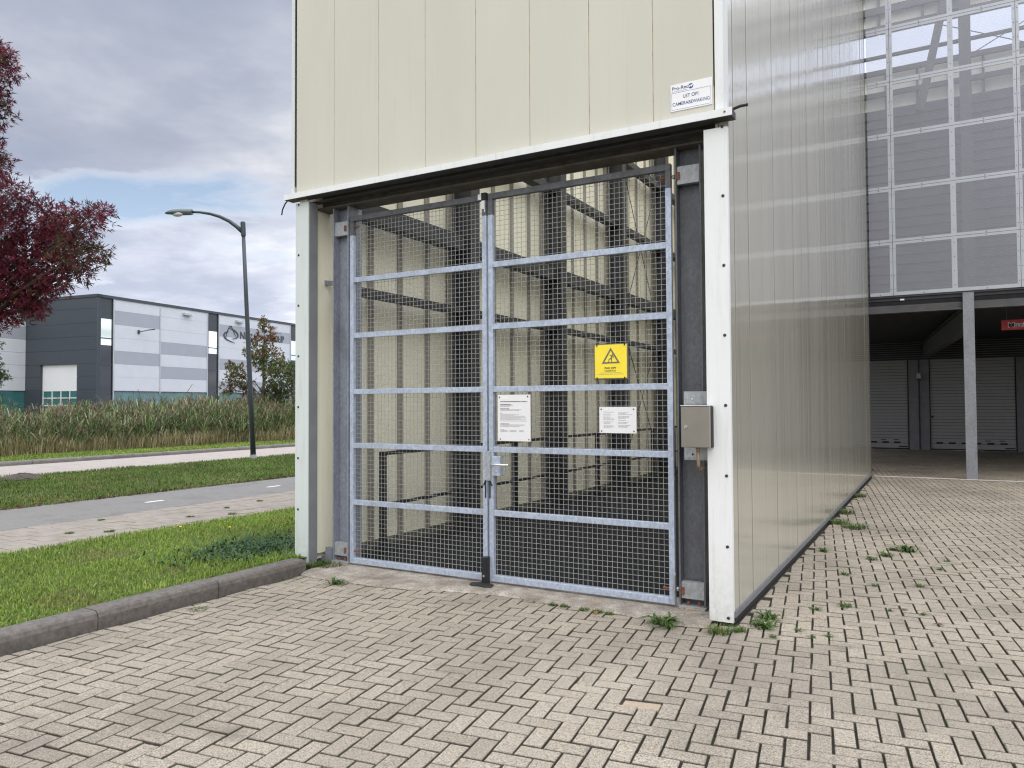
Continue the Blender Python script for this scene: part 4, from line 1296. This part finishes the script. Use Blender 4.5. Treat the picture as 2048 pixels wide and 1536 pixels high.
b = MB(); b.tube([(-.475, .16, .30), (-.485, .155, .27), (-.487, .155, .20), (-.485, .16, .12), (-.483, .17, .08)], .007, 6); b.build('hook', M['plate'], gr_)


# ================================================================== SIGNS
def flat(x0, x1, z0, z1, y0, th, name, mat, parent, bevel=.0):
    return MB().box(x0, x1, y0, y0 + th, z0, z1).build(name, mat, parent, bevel=bevel)

# fall hazard sign
fs = thing('warning_sign', (-.998, .18, 1.80), 'square yellow fall hazard sign tied to the right gate leaf', 'warning sign')
flat(-1.147, -.849, 1.802, 2.092, .182, .006, 'backing_board', M['signgrey'], fs, .002)
flat(-1.137, -.860, 1.812, 2.084, .178, .003, 'face', M['yellow'], fs)
cx_, yy = -.998, .1770
tri = MB()
ap, bl_, br_ = Vector((cx_, 0, 2.060)), Vector((cx_ - .078, 0, 1.930)), Vector((cx_ + .080, 0, 1.932))
def off(p_): return (p_.x, yy, p_.z)
cent = (ap + bl_ + br_) / 3
outr = [ap, bl_, br_]; innr = [cent + (p_ - cent) * .72 for p_ in outr]
for q in range(3):
    a_, b_, c_, d2 = outr[q], outr[(q + 1) % 3], innr[(q + 1) % 3], innr[q]
    tri.hexa([off(a_), off(b_), off(c_), off(d2)] + [(p_.x, yy - .0007, p_.z) for p_ in (a_, b_, c_, d2)])
tri.build('triangle_border', M['signgrey'], fs)
fg = MB()
def limb(a_, b_, w0, w1):
    a_, b_ = Vector((cx_ + a_[0], 0, 1.945 + a_[1])), Vector((cx_ + b_[0], 0, 1.945 + b_[1])); n_ = Vector((-(b_ - a_).z, 0, (b_ - a_).x)).normalized()
    lp_ = [a_ + n_ * w0, a_ - n_ * w0, b_ - n_ * w1, b_ + n_ * w1]
    fg.hexa([(p_.x, yy, p_.z) for p_ in lp_] + [(p_.x, yy - .0006, p_.z) for p_ in lp_])
limb((.004, .022), (.012, .052), .0055, .0075); limb((.010, .050), (-.012, .056), .003, .002); limb((.016, .050), (.026, .040), .003, .0025); limb((.026, .040), (.025, .028), .0025, .0015)
limb((.003, .026), (-.014, .020), .0045, .0035); limb((-.014, .020), (-.020, -.002), .0035, .0025); limb((.005, .024), (.008, .008), .0045, .0035); limb((.008, .008), (.007, -.002), .0035, .002); limb((-.020, -.002), (-.024, -.003), .002, .0015)
fg.tube([(cx_ + .0165, yy, 1.945 + .061), (cx_ + .0165, yy - .0006, 1.945 + .061)], .006, 12)
fg.build('falling_figure', M['signgrey'], fs)
letters('lettering', 'PAS OP!', .0215, (cx_ - .005, yy, 1.893), X, Z, M['ink'], fs, .0003, 'CENTER', .0006, fit=.098)
letters('lettering', 'VALGEVAAR', .0160, (cx_ - .005, yy, 1.871), X, Z, M['ink'], fs, .0003, 'CENTER', .0003, fit=.099)
def textlines(parent, lines, y_, mat, name='lettering'):
    """small print too fine to read: word-length dashes, one part per paragraph"""
    def block(ls):
        b = MB()
        for (x0, x1, z_, h) in ls:
            x = x0
            while x < x1:
                w = min(random.uniform(.006, .020), x1 - x)
                b.box(x, x + w, y_ - .0006, y_, z_ - h / 2, z_ + h / 2); x += w + .0035
        b.build(name, mat, parent)
    cur = []
    for l_ in sorted(lines, key=lambda q: (round(q[0], 3), -q[2])):
        if cur and (abs(cur[-1][0] - l_[0]) > .002 or cur[-1][2] - l_[2] > .0096): block(cur); cur = []
        cur.append(l_)
    if cur: block(cur)
textlines(fs, [(cx_ - .088, cx_ + .088, 1.8555, .0035), (cx_ - .118, cx_ + .116, 1.844, .0035)], yy + .0008, M['greyink'])
for xx in (-1.118, -.878):
    for zz_ in (2.085, 1.808): MB().box(xx - .004, xx + .004, .172, .178, zz_ - .012, zz_ + .012).build('cable_tie', M['rubber'], fs)

# portrait notice
na = thing('notice_board', (-1.905, .18, 1.282), 'tall white portrait notice on the gate above the handle', 'notice', 'white notices on the gate')
flat(-2.066, -1.741, 1.283, 1.687, .180, .005, 'sheet', M['notice'], na, .001)
L_ = []
x0 = -2.040
for z_, w_, h_ in ((1.628, .27, .0055), (1.603, .11, .0045), (1.595, .13, .0035), (1.587, .10, .0035), (1.566, .088, .0045), (1.558, .21, .0035), (1.550, .19, .0035), (1.527, .024, .004), (1.518, .19, .0032), (1.510, .15, .0032), (1.502, .245, .0032), (1.494, .25, .0032), (1.486, .265, .0032), (1.478, .205, .0032), (1.470, .255, .0032), (1.459, .265, .0032), (1.434, .088, .0045), (1.426, .245, .0032), (1.418, .23, .0032), (1.410, .20, .0032), (1.386, .036, .003), (1.378, .075, .0028), (1.372, .06, .0028), (1.366, .078, .0028)):
    L_.append((x0, x0 + w_, z_, h_))
for z_ in (1.378, 1.372, 1.366): L_ += [(x0 + .092, x0 + .16, z_, .0028), (x0 + .19, x0 + .235, z_, .0028)]
textlines(na, L_, .1798, M['greyink'])
textlines(na, [q for q in L_ if q[3] >= .0045], .1792, M['ink'], 'lettering')
def rivets(parent, pts, y_, dark=()):
    for q, (x_, z_) in enumerate(pts):
        b = MB(); b.tube([(x_, y_, z_), (x_, y_ - .002, z_)], [.0075, .006], 10, 1 if q in dark else 0)
        if q not in dark: b.tube([(x_, y_ - .002, z_), (x_, y_ - .0026, z_)], .003, 8, 1)
        b.build('rivet', [M['greyink'], M['ink']], parent)
rivets(na, [(-2.048, 1.667), (-1.767, 1.670), (-2.042, 1.300), (-1.757, 1.300)], .1796, (1,))
flat(-2.026, -1.965, 1.652, 1.672, .1793, .0004, 'sticker', M['signwhite'], na)
# landscape notice
nb = thing('notice_board', (-.945, .18, 1.366), 'white landscape notice with two columns of print below the yellow sign', 'notice', 'white notices on the gate')
flat(-1.103, -.785, 1.366, 1.578, .180, .005, 'sheet', M['notice'], nb, .001)
L_ = []
for q in range(17):
    z_ = 1.536 - q * .0078
    if q in (1, 4, 9, 13): continue
    L_.append((-1.066, -1.066 + random.uniform(.055, .11), z_, .0028))
for q in range(16):
    z_ = 1.532 - q * .0078
    if q in (3, 7, 9, 12): continue
    L_.append((-.938, -.938 + random.uniform(.06, .13), z_, .0028))
textlines(nb, L_, .1798, M['greyink'])
rivets(nb, [(-1.085, 1.560), (-.808, 1.560), (-1.083, 1.383), (-.806, 1.383)], .1796)
flat(-1.064, -1.026, 1.553, 1.567, .1793, .0004, 'sticker', M['signwhite'], nb)

# camera surveillance sign on the cladding
cs_ = thing('camera_sign', (-.26, -.004, 3.81), 'white and blue camera surveillance sign on the cladding above the lintel', 'sign')
flat(-.419, -.103, 3.812, 4.016, -.006, .005, 'plate', M['signwhite'], cs_, .0015)
yl = -.0068
letters('lettering', 'Pro-Rec', .036, (-.407, yl, 3.984), X, Z, M['blue'], cs_, .0003, 'LEFT', .0003, fit=.122)
letters('lettering', 'LET OP!', .037, (-.262, yl, 3.914), X, Z, M['blue'], cs_, .0003, 'CENTER', .0002, fit=.113)
letters('lettering', 'CAMERABEWAKING', .037, (-.262, yl, 3.862), X, Z, M['blue'], cs_, .0003, 'CENTER', .0001, fit=.280)
bd = MB()
for x0, x1, z0, z1 in ((-.410, -.112, 3.950, 3.9515), (-.410, -.112, 3.822, 3.8235), (-.410, -.4085, 3.822, 3.9515), (-.1135, -.112, 3.822, 3.9515)): bd.box(x0, x1, yl, yl + .0006, z0, z1)
bd.build('frame_line', M['blue'], cs_)
textlines(cs_, [(-.407, -.29, 3.962, .003)], yl + .0005, M['greyink'])
b = MB(); b.tube([(-.262, yl + .0008, 3.982), (-.262, yl, 3.982)], .0195, 24); b.build('round_emblem', M['blue'], cs_)
b = MB(); b.prism([(-.280, 3.981), (-.270, 3.988), (-.255, 3.990), (-.246, 3.994), (-.243, 3.990), (-.250, 3.984), (-.252, 3.975), (-.257, 3.974), (-.259, 3.980), (-.268, 3.979), (-.272, 3.972), (-.275, 3.975)], ((0, yl - .0004, 0), X, Z), (0, .0003, 0)); b.build('emblem_figure', M['signwhite'], cs_)

# ================================================================== CONTROL BOX
cb = thing('control_box', (-.235, -.04, 1.28), 'stainless steel control box with lock fixed beside the right post', 'control box')
b = MB(); b.box(-.336, -.128, -.077, -.007, 1.280, 1.584); b.build('body', M['inox'], cb, bevel=.004)
b = MB(); b.box(-.339, -.124, -.102, -.0775, 1.281, 1.582); dr = b.build('door', M['inox'], cb, bevel=.006)
b = MB(); b.box(-.341, -.126, -.108, -.02, 1.5835, 1.590); b.build('rain_edge', M['chrome'], cb, bevel=.002)
b = MB(); b.tube([(-.302, -.102, 1.432), (-.302, -.111, 1.432)], [.0125, .0115], 14, 0); b.tube([(-.302, -.1111, 1.432), (-.302, -.112, 1.432)], .004, 8, 1); b.build('lock', [M['chrome'], M['ink']], dr)
b = MB(); b.box(-.1279, -.1225, -.072, -.008, 1.282, 1.582); b.build('shadow_gap_strip', M['rubber'], cb)  # black strip stands in for the shadow gap beside the box
b = MB(); b.box(-.392, -.19, .157, .165, 1.172, 1.695, 0); b.box(-.382, -.19, .153, .157, 1.60, 1.672, 0); b.tube([(-.325, .153, 1.638), (-.325, .149, 1.638)], .009, 10, 1); b.tube([(-.325, .157, 1.215), (-.325, .150, 1.215)], .008, 10, 1)
b.box(-.378, -.19, .150, .157, 1.188, 1.255, 0); b.box(-.33, -.21, -.0065, .1565, 1.33, 1.36, 0); b.box(-.33, -.21, -.0065, .1565, 1.50, 1.53, 0)
b.build('mounting_plate', [M['plate'], M['chrome']], cb)
b = MB(); b.tube([(-.228, -.045, 1.283), (-.228, -.045, 1.16), (-.227, -.042, 1.132), (-.226, -.028, 1.117), (-.222, .02, 1.117), (-.215, .09, 1.13)], .0125, 10, 0); b.tube([(-.228, -.045, 1.282), (-.228, -.045, 1.252)], .0165, 10, 0); b.tube([(-.215, .09, 1.13), (-.20, .16, 1.14)], .007, 8, 1)
b.build('conduit', [M['conduit'], M['rubber']], cb, smooth=True)

# ================================================================== RAMP RAILING
rl = thing('hand_railing', (-3.85, 5, .02), 'black steel hand railing along the ramp inside the enclosure', 'railing')
for y_ in (.75, 2.18, 3.62, 5.06, 6.5, 7.94, 9.38, 10.8):
    b = MB(); b.box(-3.872, -3.808, y_, y_ + .05, .02, 1.11); b.build('baluster_post', M['black'], rl)
for z_ in (1.09, .545):
    b = MB(); b.bar((-3.84, .75, z_), (-3.84, 12.2, z_), .03, .04 if z_ > 1 else .034); b.build('rail', M['black'], rl)

# ================================================================== CAR PARK
pk = thing('car_park', (5, 18, 0), 'parking structure with perforated metal facade over a dark carport', 'car park')
YP = 12.62
P0, PH, PWD = 3.905, 1.163, 2.292
xcols = [.02, .478, .478 + PWD, .478 + 2 * PWD, .478 + 3 * PWD, .478 + 4 * PWD, .478 + 5 * PWD]
for ci in range(len(xcols) - 1):
    x0, x1 = xcols[ci], xcols[ci + 1]
    for ri in range(7):
        z0, z1 = P0 + ri * PH, P0 + (ri + 1) * PH
        g0 = .004
        b = MB()
        bw = .055
        xl = x0 + g0 + (bw if ci else 0); xr = x1 - g0 - bw; zb_, zt_ = z0 + g0 + (.075 if ri == 0 else bw), z1 - g0 - bw
        halves = [(xl, xr)] if ci == 0 else [(xl, (x0 + x1) / 2 - .05), ((x0 + x1) / 2 + .05, xr)]
        for a_, c_ in halves: b.poly([(a_, YP, zb_), (c_, YP, zb_), (c_, YP, zt_), (a_, YP, zt_)], 0)
        rim = [(x0 + g0, x1 - g0, z0 + g0, zb_), (x0 + g0, x1 - g0, zt_, z1 - g0), (xr, x1 - g0, zb_, zt_)]
        if ci: rim += [(x0 + g0, xl, zb_, zt_), ((x0 + x1) / 2 - .05, (x0 + x1) / 2 + .05, zb_, zt_)]
        for a_, c_, e_, f_2 in rim: b.box(a_, c_, YP - .0015, YP + .0015, e_, f_2, 1)
        for a_, c_ in halves:
            for fx in (.5,):
                xx = a_ + (c_ - a_) * fx
                for zz_ in (z0 + .03, z1 - .03): b.box(xx - .009, xx + .009, YP - .006, YP - .0015, zz_ - .009, zz_ + .009, 2)
        for q in range(4):
            zz_ = z0 + .14 + q * .295
            xs_ = [x1 - .03] + ([x0 + .03, (x0 + x1) / 2] if ci else [])
            for xx in xs_: b.box(xx - .007, xx + .007, YP - .006, YP - .0015, zz_ - .007, zz_ + .007, 2)
        b.build('perforated_panel', [M['perf'], M['perfrim'], M['screw']], pk)
# facade sub frame
for x_ in xcols[1:-1]:
    b = MB(); b.box(x_ - .03, x_ + .03, YP + .03, YP + .09, 3.9, 12.0); b.build('facade_stud', M['pk_steel'], pk)
for ri in range(8):
    z_ = P0 + ri * PH
    b = MB(); b.box(.02, 14, YP + .03, YP + .10, z_ - .03, z_ + .03); b.build('facade_rail', M['pk_steel'], pk)
# edge beam, columns
b = MB(); b.box(-2.4, 14, 12.66, 12.86, 3.87, 3.89); b.box(-2.4, 14, 12.755, 12.765, 3.56, 3.87); b.box(-2.4, 14, 12.66, 12.86, 3.54, 3.56)
b.build('edge_beam', M['pk_steel'], pk)
for x_ in (1.755, 6.8, 11.9):
    b = MB(); b.box(x_, x_ + .20, 12.645, 12.657, .0, 3.88); b.box(x_, x_ + .20, 12.833, 12.845, .0, 3.88); b.box(x_ + .095, x_ + .105, 12.657, 12.833, .0, 3.88)
    c_ = b.build('column', M['pk_col'], pk)
    b = MB(); b.box(x_ - .03, x_ + .23, 12.62, 12.87, .0, .016); b.build('base_plate', M['pk_steel'], c_)
# beams running back
for x_ in (1.80, 6.85, 11.9):
    d_b = Vector((-.094, 1, 0))
    s0, s1 = Vector((x_ + .05, 12.85, 0)), Vector((x_ + .05, 12.85, 0)) + d_b * 10.95
    b = MB(); b.bar(s0 + Z * 3.10, s1 + Z * 3.10, .20, .016); b.bar(s0 + Z * 3.35, s1 + Z * 3.35, .012, .48); b.bar(s0 + Z * 3.60, s1 + Z * 3.60, .20, .016)
    b.build('deck_beam', M['pk_steel'], pk)
# corrugated deck underside
b = MB(); y_ = 12.7
while y_ < 24:
    pr_ = [(y_, 3.78), (y_ + .06, 3.70), (y_ + .17, 3.70), (y_ + .23, 3.78), (y_ + .26, 3.78)]
    for (a0, z0), (a1, z1) in zip(pr_[:-1], pr_[1:]): b.poly([(-3.9, a0, z0), (14, a0, z0), (14, a1, z1), (-3.9, a1, z1)])
    y_ += .26
b.box(-3.9, 14, 12.7, 24.2, 3.80, 3.95)
b.build('deck', M['pk_deck'], pk)
# back wall, side wall
YD = 23.8
b = MB()
DRS = [(-2.12, .36), (.985, 3.455), (4.08, 6.55), (7.18, 9.65)]
xs = [-4.2] + [q for d_ in DRS for q in d_] + [14]
for q in range(0, len(xs), 2): b.box(xs[q], xs[q + 1], YD, YD + .2, -.02, 3.72)
for x0, x1 in DRS: b.box(x0, x1, YD + .01, YD + .2, 3.06, 3.72)
b.build('back_wall', M['pk_wall'], pk)
b = MB()
zz_ = 3.07
while zz_ < 3.70:
    b.box(-4.2, 14, YD - .03, YD - .001, zz_, zz_ + .05); zz_ += .075
b.build('louvre_band', M['pk_deck'], pk)
b = MB(); b.box(14, 14.2, 12.7, 24, -.02, 3.95); b.build('side_wall', M['pk_wall'], pk)  # unseen wall added to keep daylight out of the carport
for x0, x1 in DRS:
    b = MB()
    z_ = .03; b.box(x0 + .02, x1 - .02, YD + .065, YD + .08, .0, 3.06, 1)
    while z_ < 3.05:
        h = .175 if z_ < .3 else .108
        b.box(x0 + .03, x1 - .03, YD + .036, YD + .062, z_ + .011, z_ + h); z_ += h
    dr_ = b.build('roller_door', [M['pk_door'], M['gap']], pk)
    b = MB(); b.box(x0, x0 + .03, YD - .01, YD + .06, 0, 3.06); b.box(x1 - .03, x1, YD - .01, YD + .06, 0, 3.06); b.box(x0 + .03, x1 - .03, YD + .02, YD + .06, 0, .03); b.build('guide_frame', M['gap'], dr_)
    v = MB()
    xx = x0 + .18
    while xx < x1 - .2:
        v.box(xx, xx + .20, YD + .028, YD + .045, .205, .262); xx += .365
    for q in (.72, .33): v.box(x1 - q - .16, x1 - q, YD + .028, YD + .045, .315, .338)
    v.box(x1 - .33, x1 - .06, YD + .03, YD + .05, .075, .11)
    v.build('air_vents', M['gap'], dr_)
    b = MB(); b.tube([(x0 + .08, YD + .045, 1.12), (x0 + .08, YD + .02, 1.12)], .035, 10); b.build('door_lock', M['gap'], dr_)
b = MB(); b.box(.62, .74, YD - .13, YD - .001, 2.36, 2.46, 0); b.prism([(.61, 2.43), (.75, 2.43), (.73, 2.60), (.63, 2.60)], ((0, YD - .16, 0), X, Z), (0, .12, 0), 1); b.build('wall_lamp', [M['pk_steel'], M['perfrim']], pk)
b = MB(); b.tube([(.68, YD - .02, .02), (.68, YD - .02, 3.1)], .02, 8); b.build('downpipe', M['pk_deck'], pk)
b = MB(); b.box(.60, .68, 12.66, 12.72, 3.80, 3.83); b.build('cable_clip', M['signwhite'], pk)
# things behind the perforated screen: parapet, cladding, posts and rails
YB = 16.2
b = MB(); z_ = 4.2
while z_ < 9.1:
    b.box(-3.9, 14, YB, YB + .2, z_, min(z_ + .19, 9.12)); b.box(-3.9, 14, YB + .03, YB + .19, z_ + .19, min(z_ + .24, 9.12)); z_ += .24
b.build('deck_parapet', M['pk_slab'], pk)
b = MB()
xx = -3.9
while xx < 14:
    b.box(xx + .01, xx + .79, YB + 2.6, YB + 2.68, 9.6, 11.2, 0); b.box(xx - .03, xx + .03, YB + 2.5, YB + 2.6, 9.6, 11.2, 1); xx += .8
for z_ in (10.55, 10.02, 11.20): b.box(-3.9, 14, YB + 2.42, YB + 2.52, z_ - .07, z_ + .07, 1)
b.build('rear_cladding', [M['pk_cream'], M['pk_steel']], pk)
b = MB(); b.box(-3.9, 14, YB + .0, YB + .1, 10.62, 10.69); b.build('guard_rail', M['pk_steel'], pk)
b = MB()
xx = -3.9
while xx < 14:
    b.box(xx + .01, xx + .98, YB - .1, YB - .02, 11.20, 13.0, 0); b.box(xx - .03, xx + .03, YB - .2, YB - .1, 11.2, 13.0, 1); xx += 1.0
for z_ in (11.25, 11.75, 12.25): b.box(-3.9, 14, YB - .28, YB - .18, z_ - .09, z_ + .09, 1)
b.build('roof_cladding', [M['pk_cream'], M['pk_steel']], pk)
for x_ in (1.86, 6.9, 11.9):
    b = MB(); b.box(x_, x_ + .25, YB - .5, YB - .3, 3.95, 14); b.build('upper_column', M['pk_steel'], pk)
    b = MB(); b.bar((x_ - .86, YB - .4, 8.9), (x_ - .15, YB - .4, 12.2), .17, .2, up=(0, 1, 0)); b.build('raking_strut', M['pk_steel'], pk)
b = MB()
for x_ in (1.1, 6.1): b.tube([(x_ + 1.0, YB - .32, 10.1), (x_ + 3.4, YB - .32, 11.3)], .012, 6); b.tube([(x_ + .4, YB - .32, 11.0), (x_ + 3.4, YB - .32, 9.5)], .012, 6)
b.build('brace_rods', M['pk_steel'], pk)

# red hanging sign inside the carport (only its first letters are in the picture)
rs = thing('hanging_sign', (3.1, 14.0, 3.16), 'red sign with white outlined letters hanging under the carport ceiling', 'sign')
MB().box(2.50, 3.75, 14.0, 14.03, 3.165, 3.385).build('board', M['red'], rs)
letters('lettering', 'Maxi', .135, (2.618, 13.996, 3.27), X, Z, M['signwhite'], rs, .001, 'LEFT', .009, 1.2)
letters('lettering', 'Maxi', .135, (2.618, 13.993, 3.27), X, Z, M['ink'], rs, .001, 'LEFT', .001, 1.2)
b = MB()
for x_ in (2.6, 3.65): b.box(x_ - .006, x_ + .006, 14.01, 14.02, 3.38, 3.75)
b.build('hanger', M['pk_steel'], rs)


# ================================================================== SMALL PLANTS, MOLEHILLS
def weed(name, x_, y_, r, kind, label, group=None, z0=.0, hm=.10):
    t_ = thing(name, (x_, y_, z0), label, 'weed', group)
    if kind == 'grass':
        n = int(60 + r * 900)
        rr = r * .6 * np.sqrt(RNG.random(n)); a_ = RNG.uniform(0, 6.28, n)
        P = np.stack([x_ + rr * np.cos(a_), y_ + rr * np.sin(a_), np.full(n, z0 - .004)], 1)
        V, F4, F3, C = blades(P, RNG.uniform(.4, 1.0, n) * min(hm, r * .6), RNG.uniform(.003, .006, n), RNG.uniform(.2, 1.3, n), palette(n, [(.07, .13, .025), (.10, .165, .03), (.05, .09, .02), (.2, .18, .07)], [4, 3, 2, .6]), a_ + RNG.normal(0, .6, n))
    else:
        n = int(14 + r * 260)
        a_ = RNG.uniform(0, 6.28, n); P = np.stack([x_ + RNG.normal(0, r * .22, n), y_ + RNG.normal(0, r * .22, n), np.full(n, z0 - .004)], 1)
        V, F4, F3, C = blades(P, r * RNG.uniform(.3, .8, n), r * RNG.uniform(.08, .17, n) , RNG.uniform(1.0, 2.2, n), palette(n, [(.065, .125, .03), (.09, .155, .035), (.05, .095, .03), (.13, .18, .05)], [3, 3, 2, 1]), a_)
    np_mesh('leaves', V, F4, F3, [M['weed']], C, t_)
    return t_


weed('weed', -.44, -.20, .15, 'leaf', 'lush green dandelion clump at the foot of the right gate column')
weed('weed', -3.42, -.39, .11, 'leaf', 'bright leafy weed at the edge of the threshold near the left post')
weed('weed', -4.08, .02, .20, 'grass', 'tall grass tuft growing at the foot of the left post', hm=.15)
weed('weed', -3.92, .07, .16, 'grass', 'grass tuft between the left post and the left gate column')
weed('weed', -.05, -.20, .13, 'grass', 'low mossy tuft in front of the right post')
weed('weed', .06, -.10, .08, 'grass', 'sparse tuft at the outer corner of the right post')
weed('weed', .19, .32, .12, 'leaf', 'star shaped blue green weed beside the base of the glossy wall')
weed('weed', .20, .08, .12, 'leaf', 'bright star shaped weed nearest the right post')
weed('weed', .34, 5.05, .24, 'grass', 'dense dark green grass clump standing out from the glossy wall')
weed('weed', .12, 5.35, .22, 'grass', 'grass clump pressed against the middle of the glossy wall')
weed('weed', .10, 6.4, .20, 'grass', 'grass clump at the wall base behind the dense clump')
weed('weed', .08, 8.6, .18, 'grass', 'farthest grass clump along the base of the glossy wall')
weed('weed', .98, 3.66, .15, 'leaf', 'widest of the grey green weeds spread over the paving joints')
LAB = 'tiny green weed sprouting from a joint of the brick paving'
for (x_, y_, r) in [(.19, 3.24, .09), (.84, 3.68, .08), (.79, 3.26, .10), (.69, 3.0, .08), (.65, .95, .07), (.45, .74, .06), (.52, 2.14, .07), (1.35, 3.25, .06), (.8, 1.81, .05), (1.29, 2.8, .05), (1.14, 1.97, .06), (1.18, .98, .05), (.96, .99, .04), (.43, .11, .05), (.64, .06, .05), (.53, 0, .04), (.30, -.13, .05)]:
    weed('weed', x_, y_, r, 'leaf', LAB, 'tiny weeds in the paving joints')
for (x_, y_, r) in [(-1.4, -.10, .06), (-1.3, -.10, .05), (-1.12, -.12, .06), (-1.0, -.12, .06), (-.9, -.13, .05)]:
    weed('weed', x_, y_, r, 'grass', 'short green fringe tuft along the front edge of the threshold', 'fringe tufts along the threshold', hm=.03)
weed('moss', -3.80, -1.55, .13, 'grass', 'brownish moss patch on the paving beside the kerb', hm=.02)['category'] = 'moss'
n = 1300
x_ = -4.95 + np.clip(RNG.normal(0, .26, n), -.7, .7); y_ = .05 + np.clip(RNG.normal(0, .42, n), -1, .9)
t_ = thing('clover', (-4.95, .05, .11), 'dark bluish green leafy clover patch in the lawn near the kerb end', 'clover')
V, F4, F3, C = blades(np.stack([x_, y_, np.full(n, .10)], 1), RNG.uniform(.05, .11, n), RNG.uniform(.014, .026, n), RNG.uniform(.7, 1.7, n), palette(n, [(.035, .085, .025), (.05, .11, .03), (.028, .065, .022)], [3, 3, 2]))
np_mesh('leaves', V, F4, F3, [M['weed']], C, t_)
for (x_, y_, l_) in [(-6.55, .35, 'yellow dandelion flower in the lawn at the picture edge'), (-6.0, .6, 'yellow dandelion flower near the middle of the lawn'), (-6.35, 2.0, 'yellow dandelion flower by the tiled path edge'), (-6.1, 2.9, 'yellow dandelion flower farthest along the lawn, near the white post')]:
    t_ = thing('dandelion', (x_, y_, .1), l_, 'flower', 'dandelions in the lawn')
    MB().tube([(x_, y_, .09), (x_, y_, .17)], .002, 5).build('stem', M['weed'], t_)
    MB().ball((x_, y_, .175), .016, 10, 5, sc=(1, 1, .5)).build('blossom', M['petal'], t_)
# grass tufts between the pavement tiles
for (x_, y_, r) in [(-7.56, 1.25, .10), (-7.26, 1.7, .10), (-8.06, 2.9, .08), (-7.86, 2.1, .06), (-8.36, .5, .07), (-7.4, .0, .10), (-7.7, -.3, .08), (-8.4, 4.2, .06)]:
    weed('grass_tuft', x_, y_, r, 'grass', 'small grass tuft in a joint of the tiled footpath', 'tufts in the tiled footpath', .1, .035)['category'] = 'grass tuft'
for (x_, y_, r, h, l_) in [(-15.55, 3.25, .42, .14, 'larger dark molehill on the verge near the road edge'), (-11.96, 3.72, .16, .07, 'smaller molehill on the verge near the bike path')]:
    b = MB()
    N1, N2 = 22, 8
    ringsv = []
    for q in range(N2):
        f = q / (N2 - 1); ringsv.append([(x_ + r * (1 - f) * math.cos(a_) * (1 + .2 * random.random()), y_ + r * (1 - f) * math.sin(a_) * (1 + .2 * random.random()), .07 + h * (1 - (1 - f) ** 2) * (.85 + .3 * random.random())) for a_ in np.linspace(0, 6.283, N1, endpoint=False)])
    for q in range(N2 - 1):
        for e in range(N1): b.poly([ringsv[q][e], ringsv[q][(e + 1) % N1], ringsv[q + 1][(e + 1) % N1], ringsv[q + 1][e]])
    tag(b.build('molehill', M['mole']), l_, 'molehill', 'molehills on the verge')

for (x_, y_, c_, l_) in [(.62, 4.75, 'orange', 'curled orange leaf lying on the paving near the dense grass clump'), (1.28, .72, 'brown', 'brown fallen leaf on the paving right of the glossy wall'), (1.05, 1.05, 'brown', 'dry brown leaf caught in a paving joint nearer the wall'), (-1.0, -.16, 'orange', 'pale orange leaf at the edge of the threshold')]:
    b = MB(); a_ = random.uniform(0, 6)
    L1, L2 = Vector((math.cos(a_), math.sin(a_), 0)) * .045, Vector((-math.sin(a_), math.cos(a_), 0)) * .02
    p_ = Vector((x_, y_, .006))
    b.poly([p_ - L1, p_ - L2 * .8 + Z * .008, p_ + L1 + Z * .004]); b.poly([p_ - L1, p_ + L1 + Z * .004, p_ + L2 + Z * .012])
    key = 'leaf_' + c_
    if key not in M: M[key] = simple('fallen_leaf_' + c_, (.36, .16, .055) if c_ == 'orange' else (.11, .07, .045), .8)
    tag(b.build('fallen_leaf', M[key]), l_, 'leaf', 'fallen leaves on the paving')
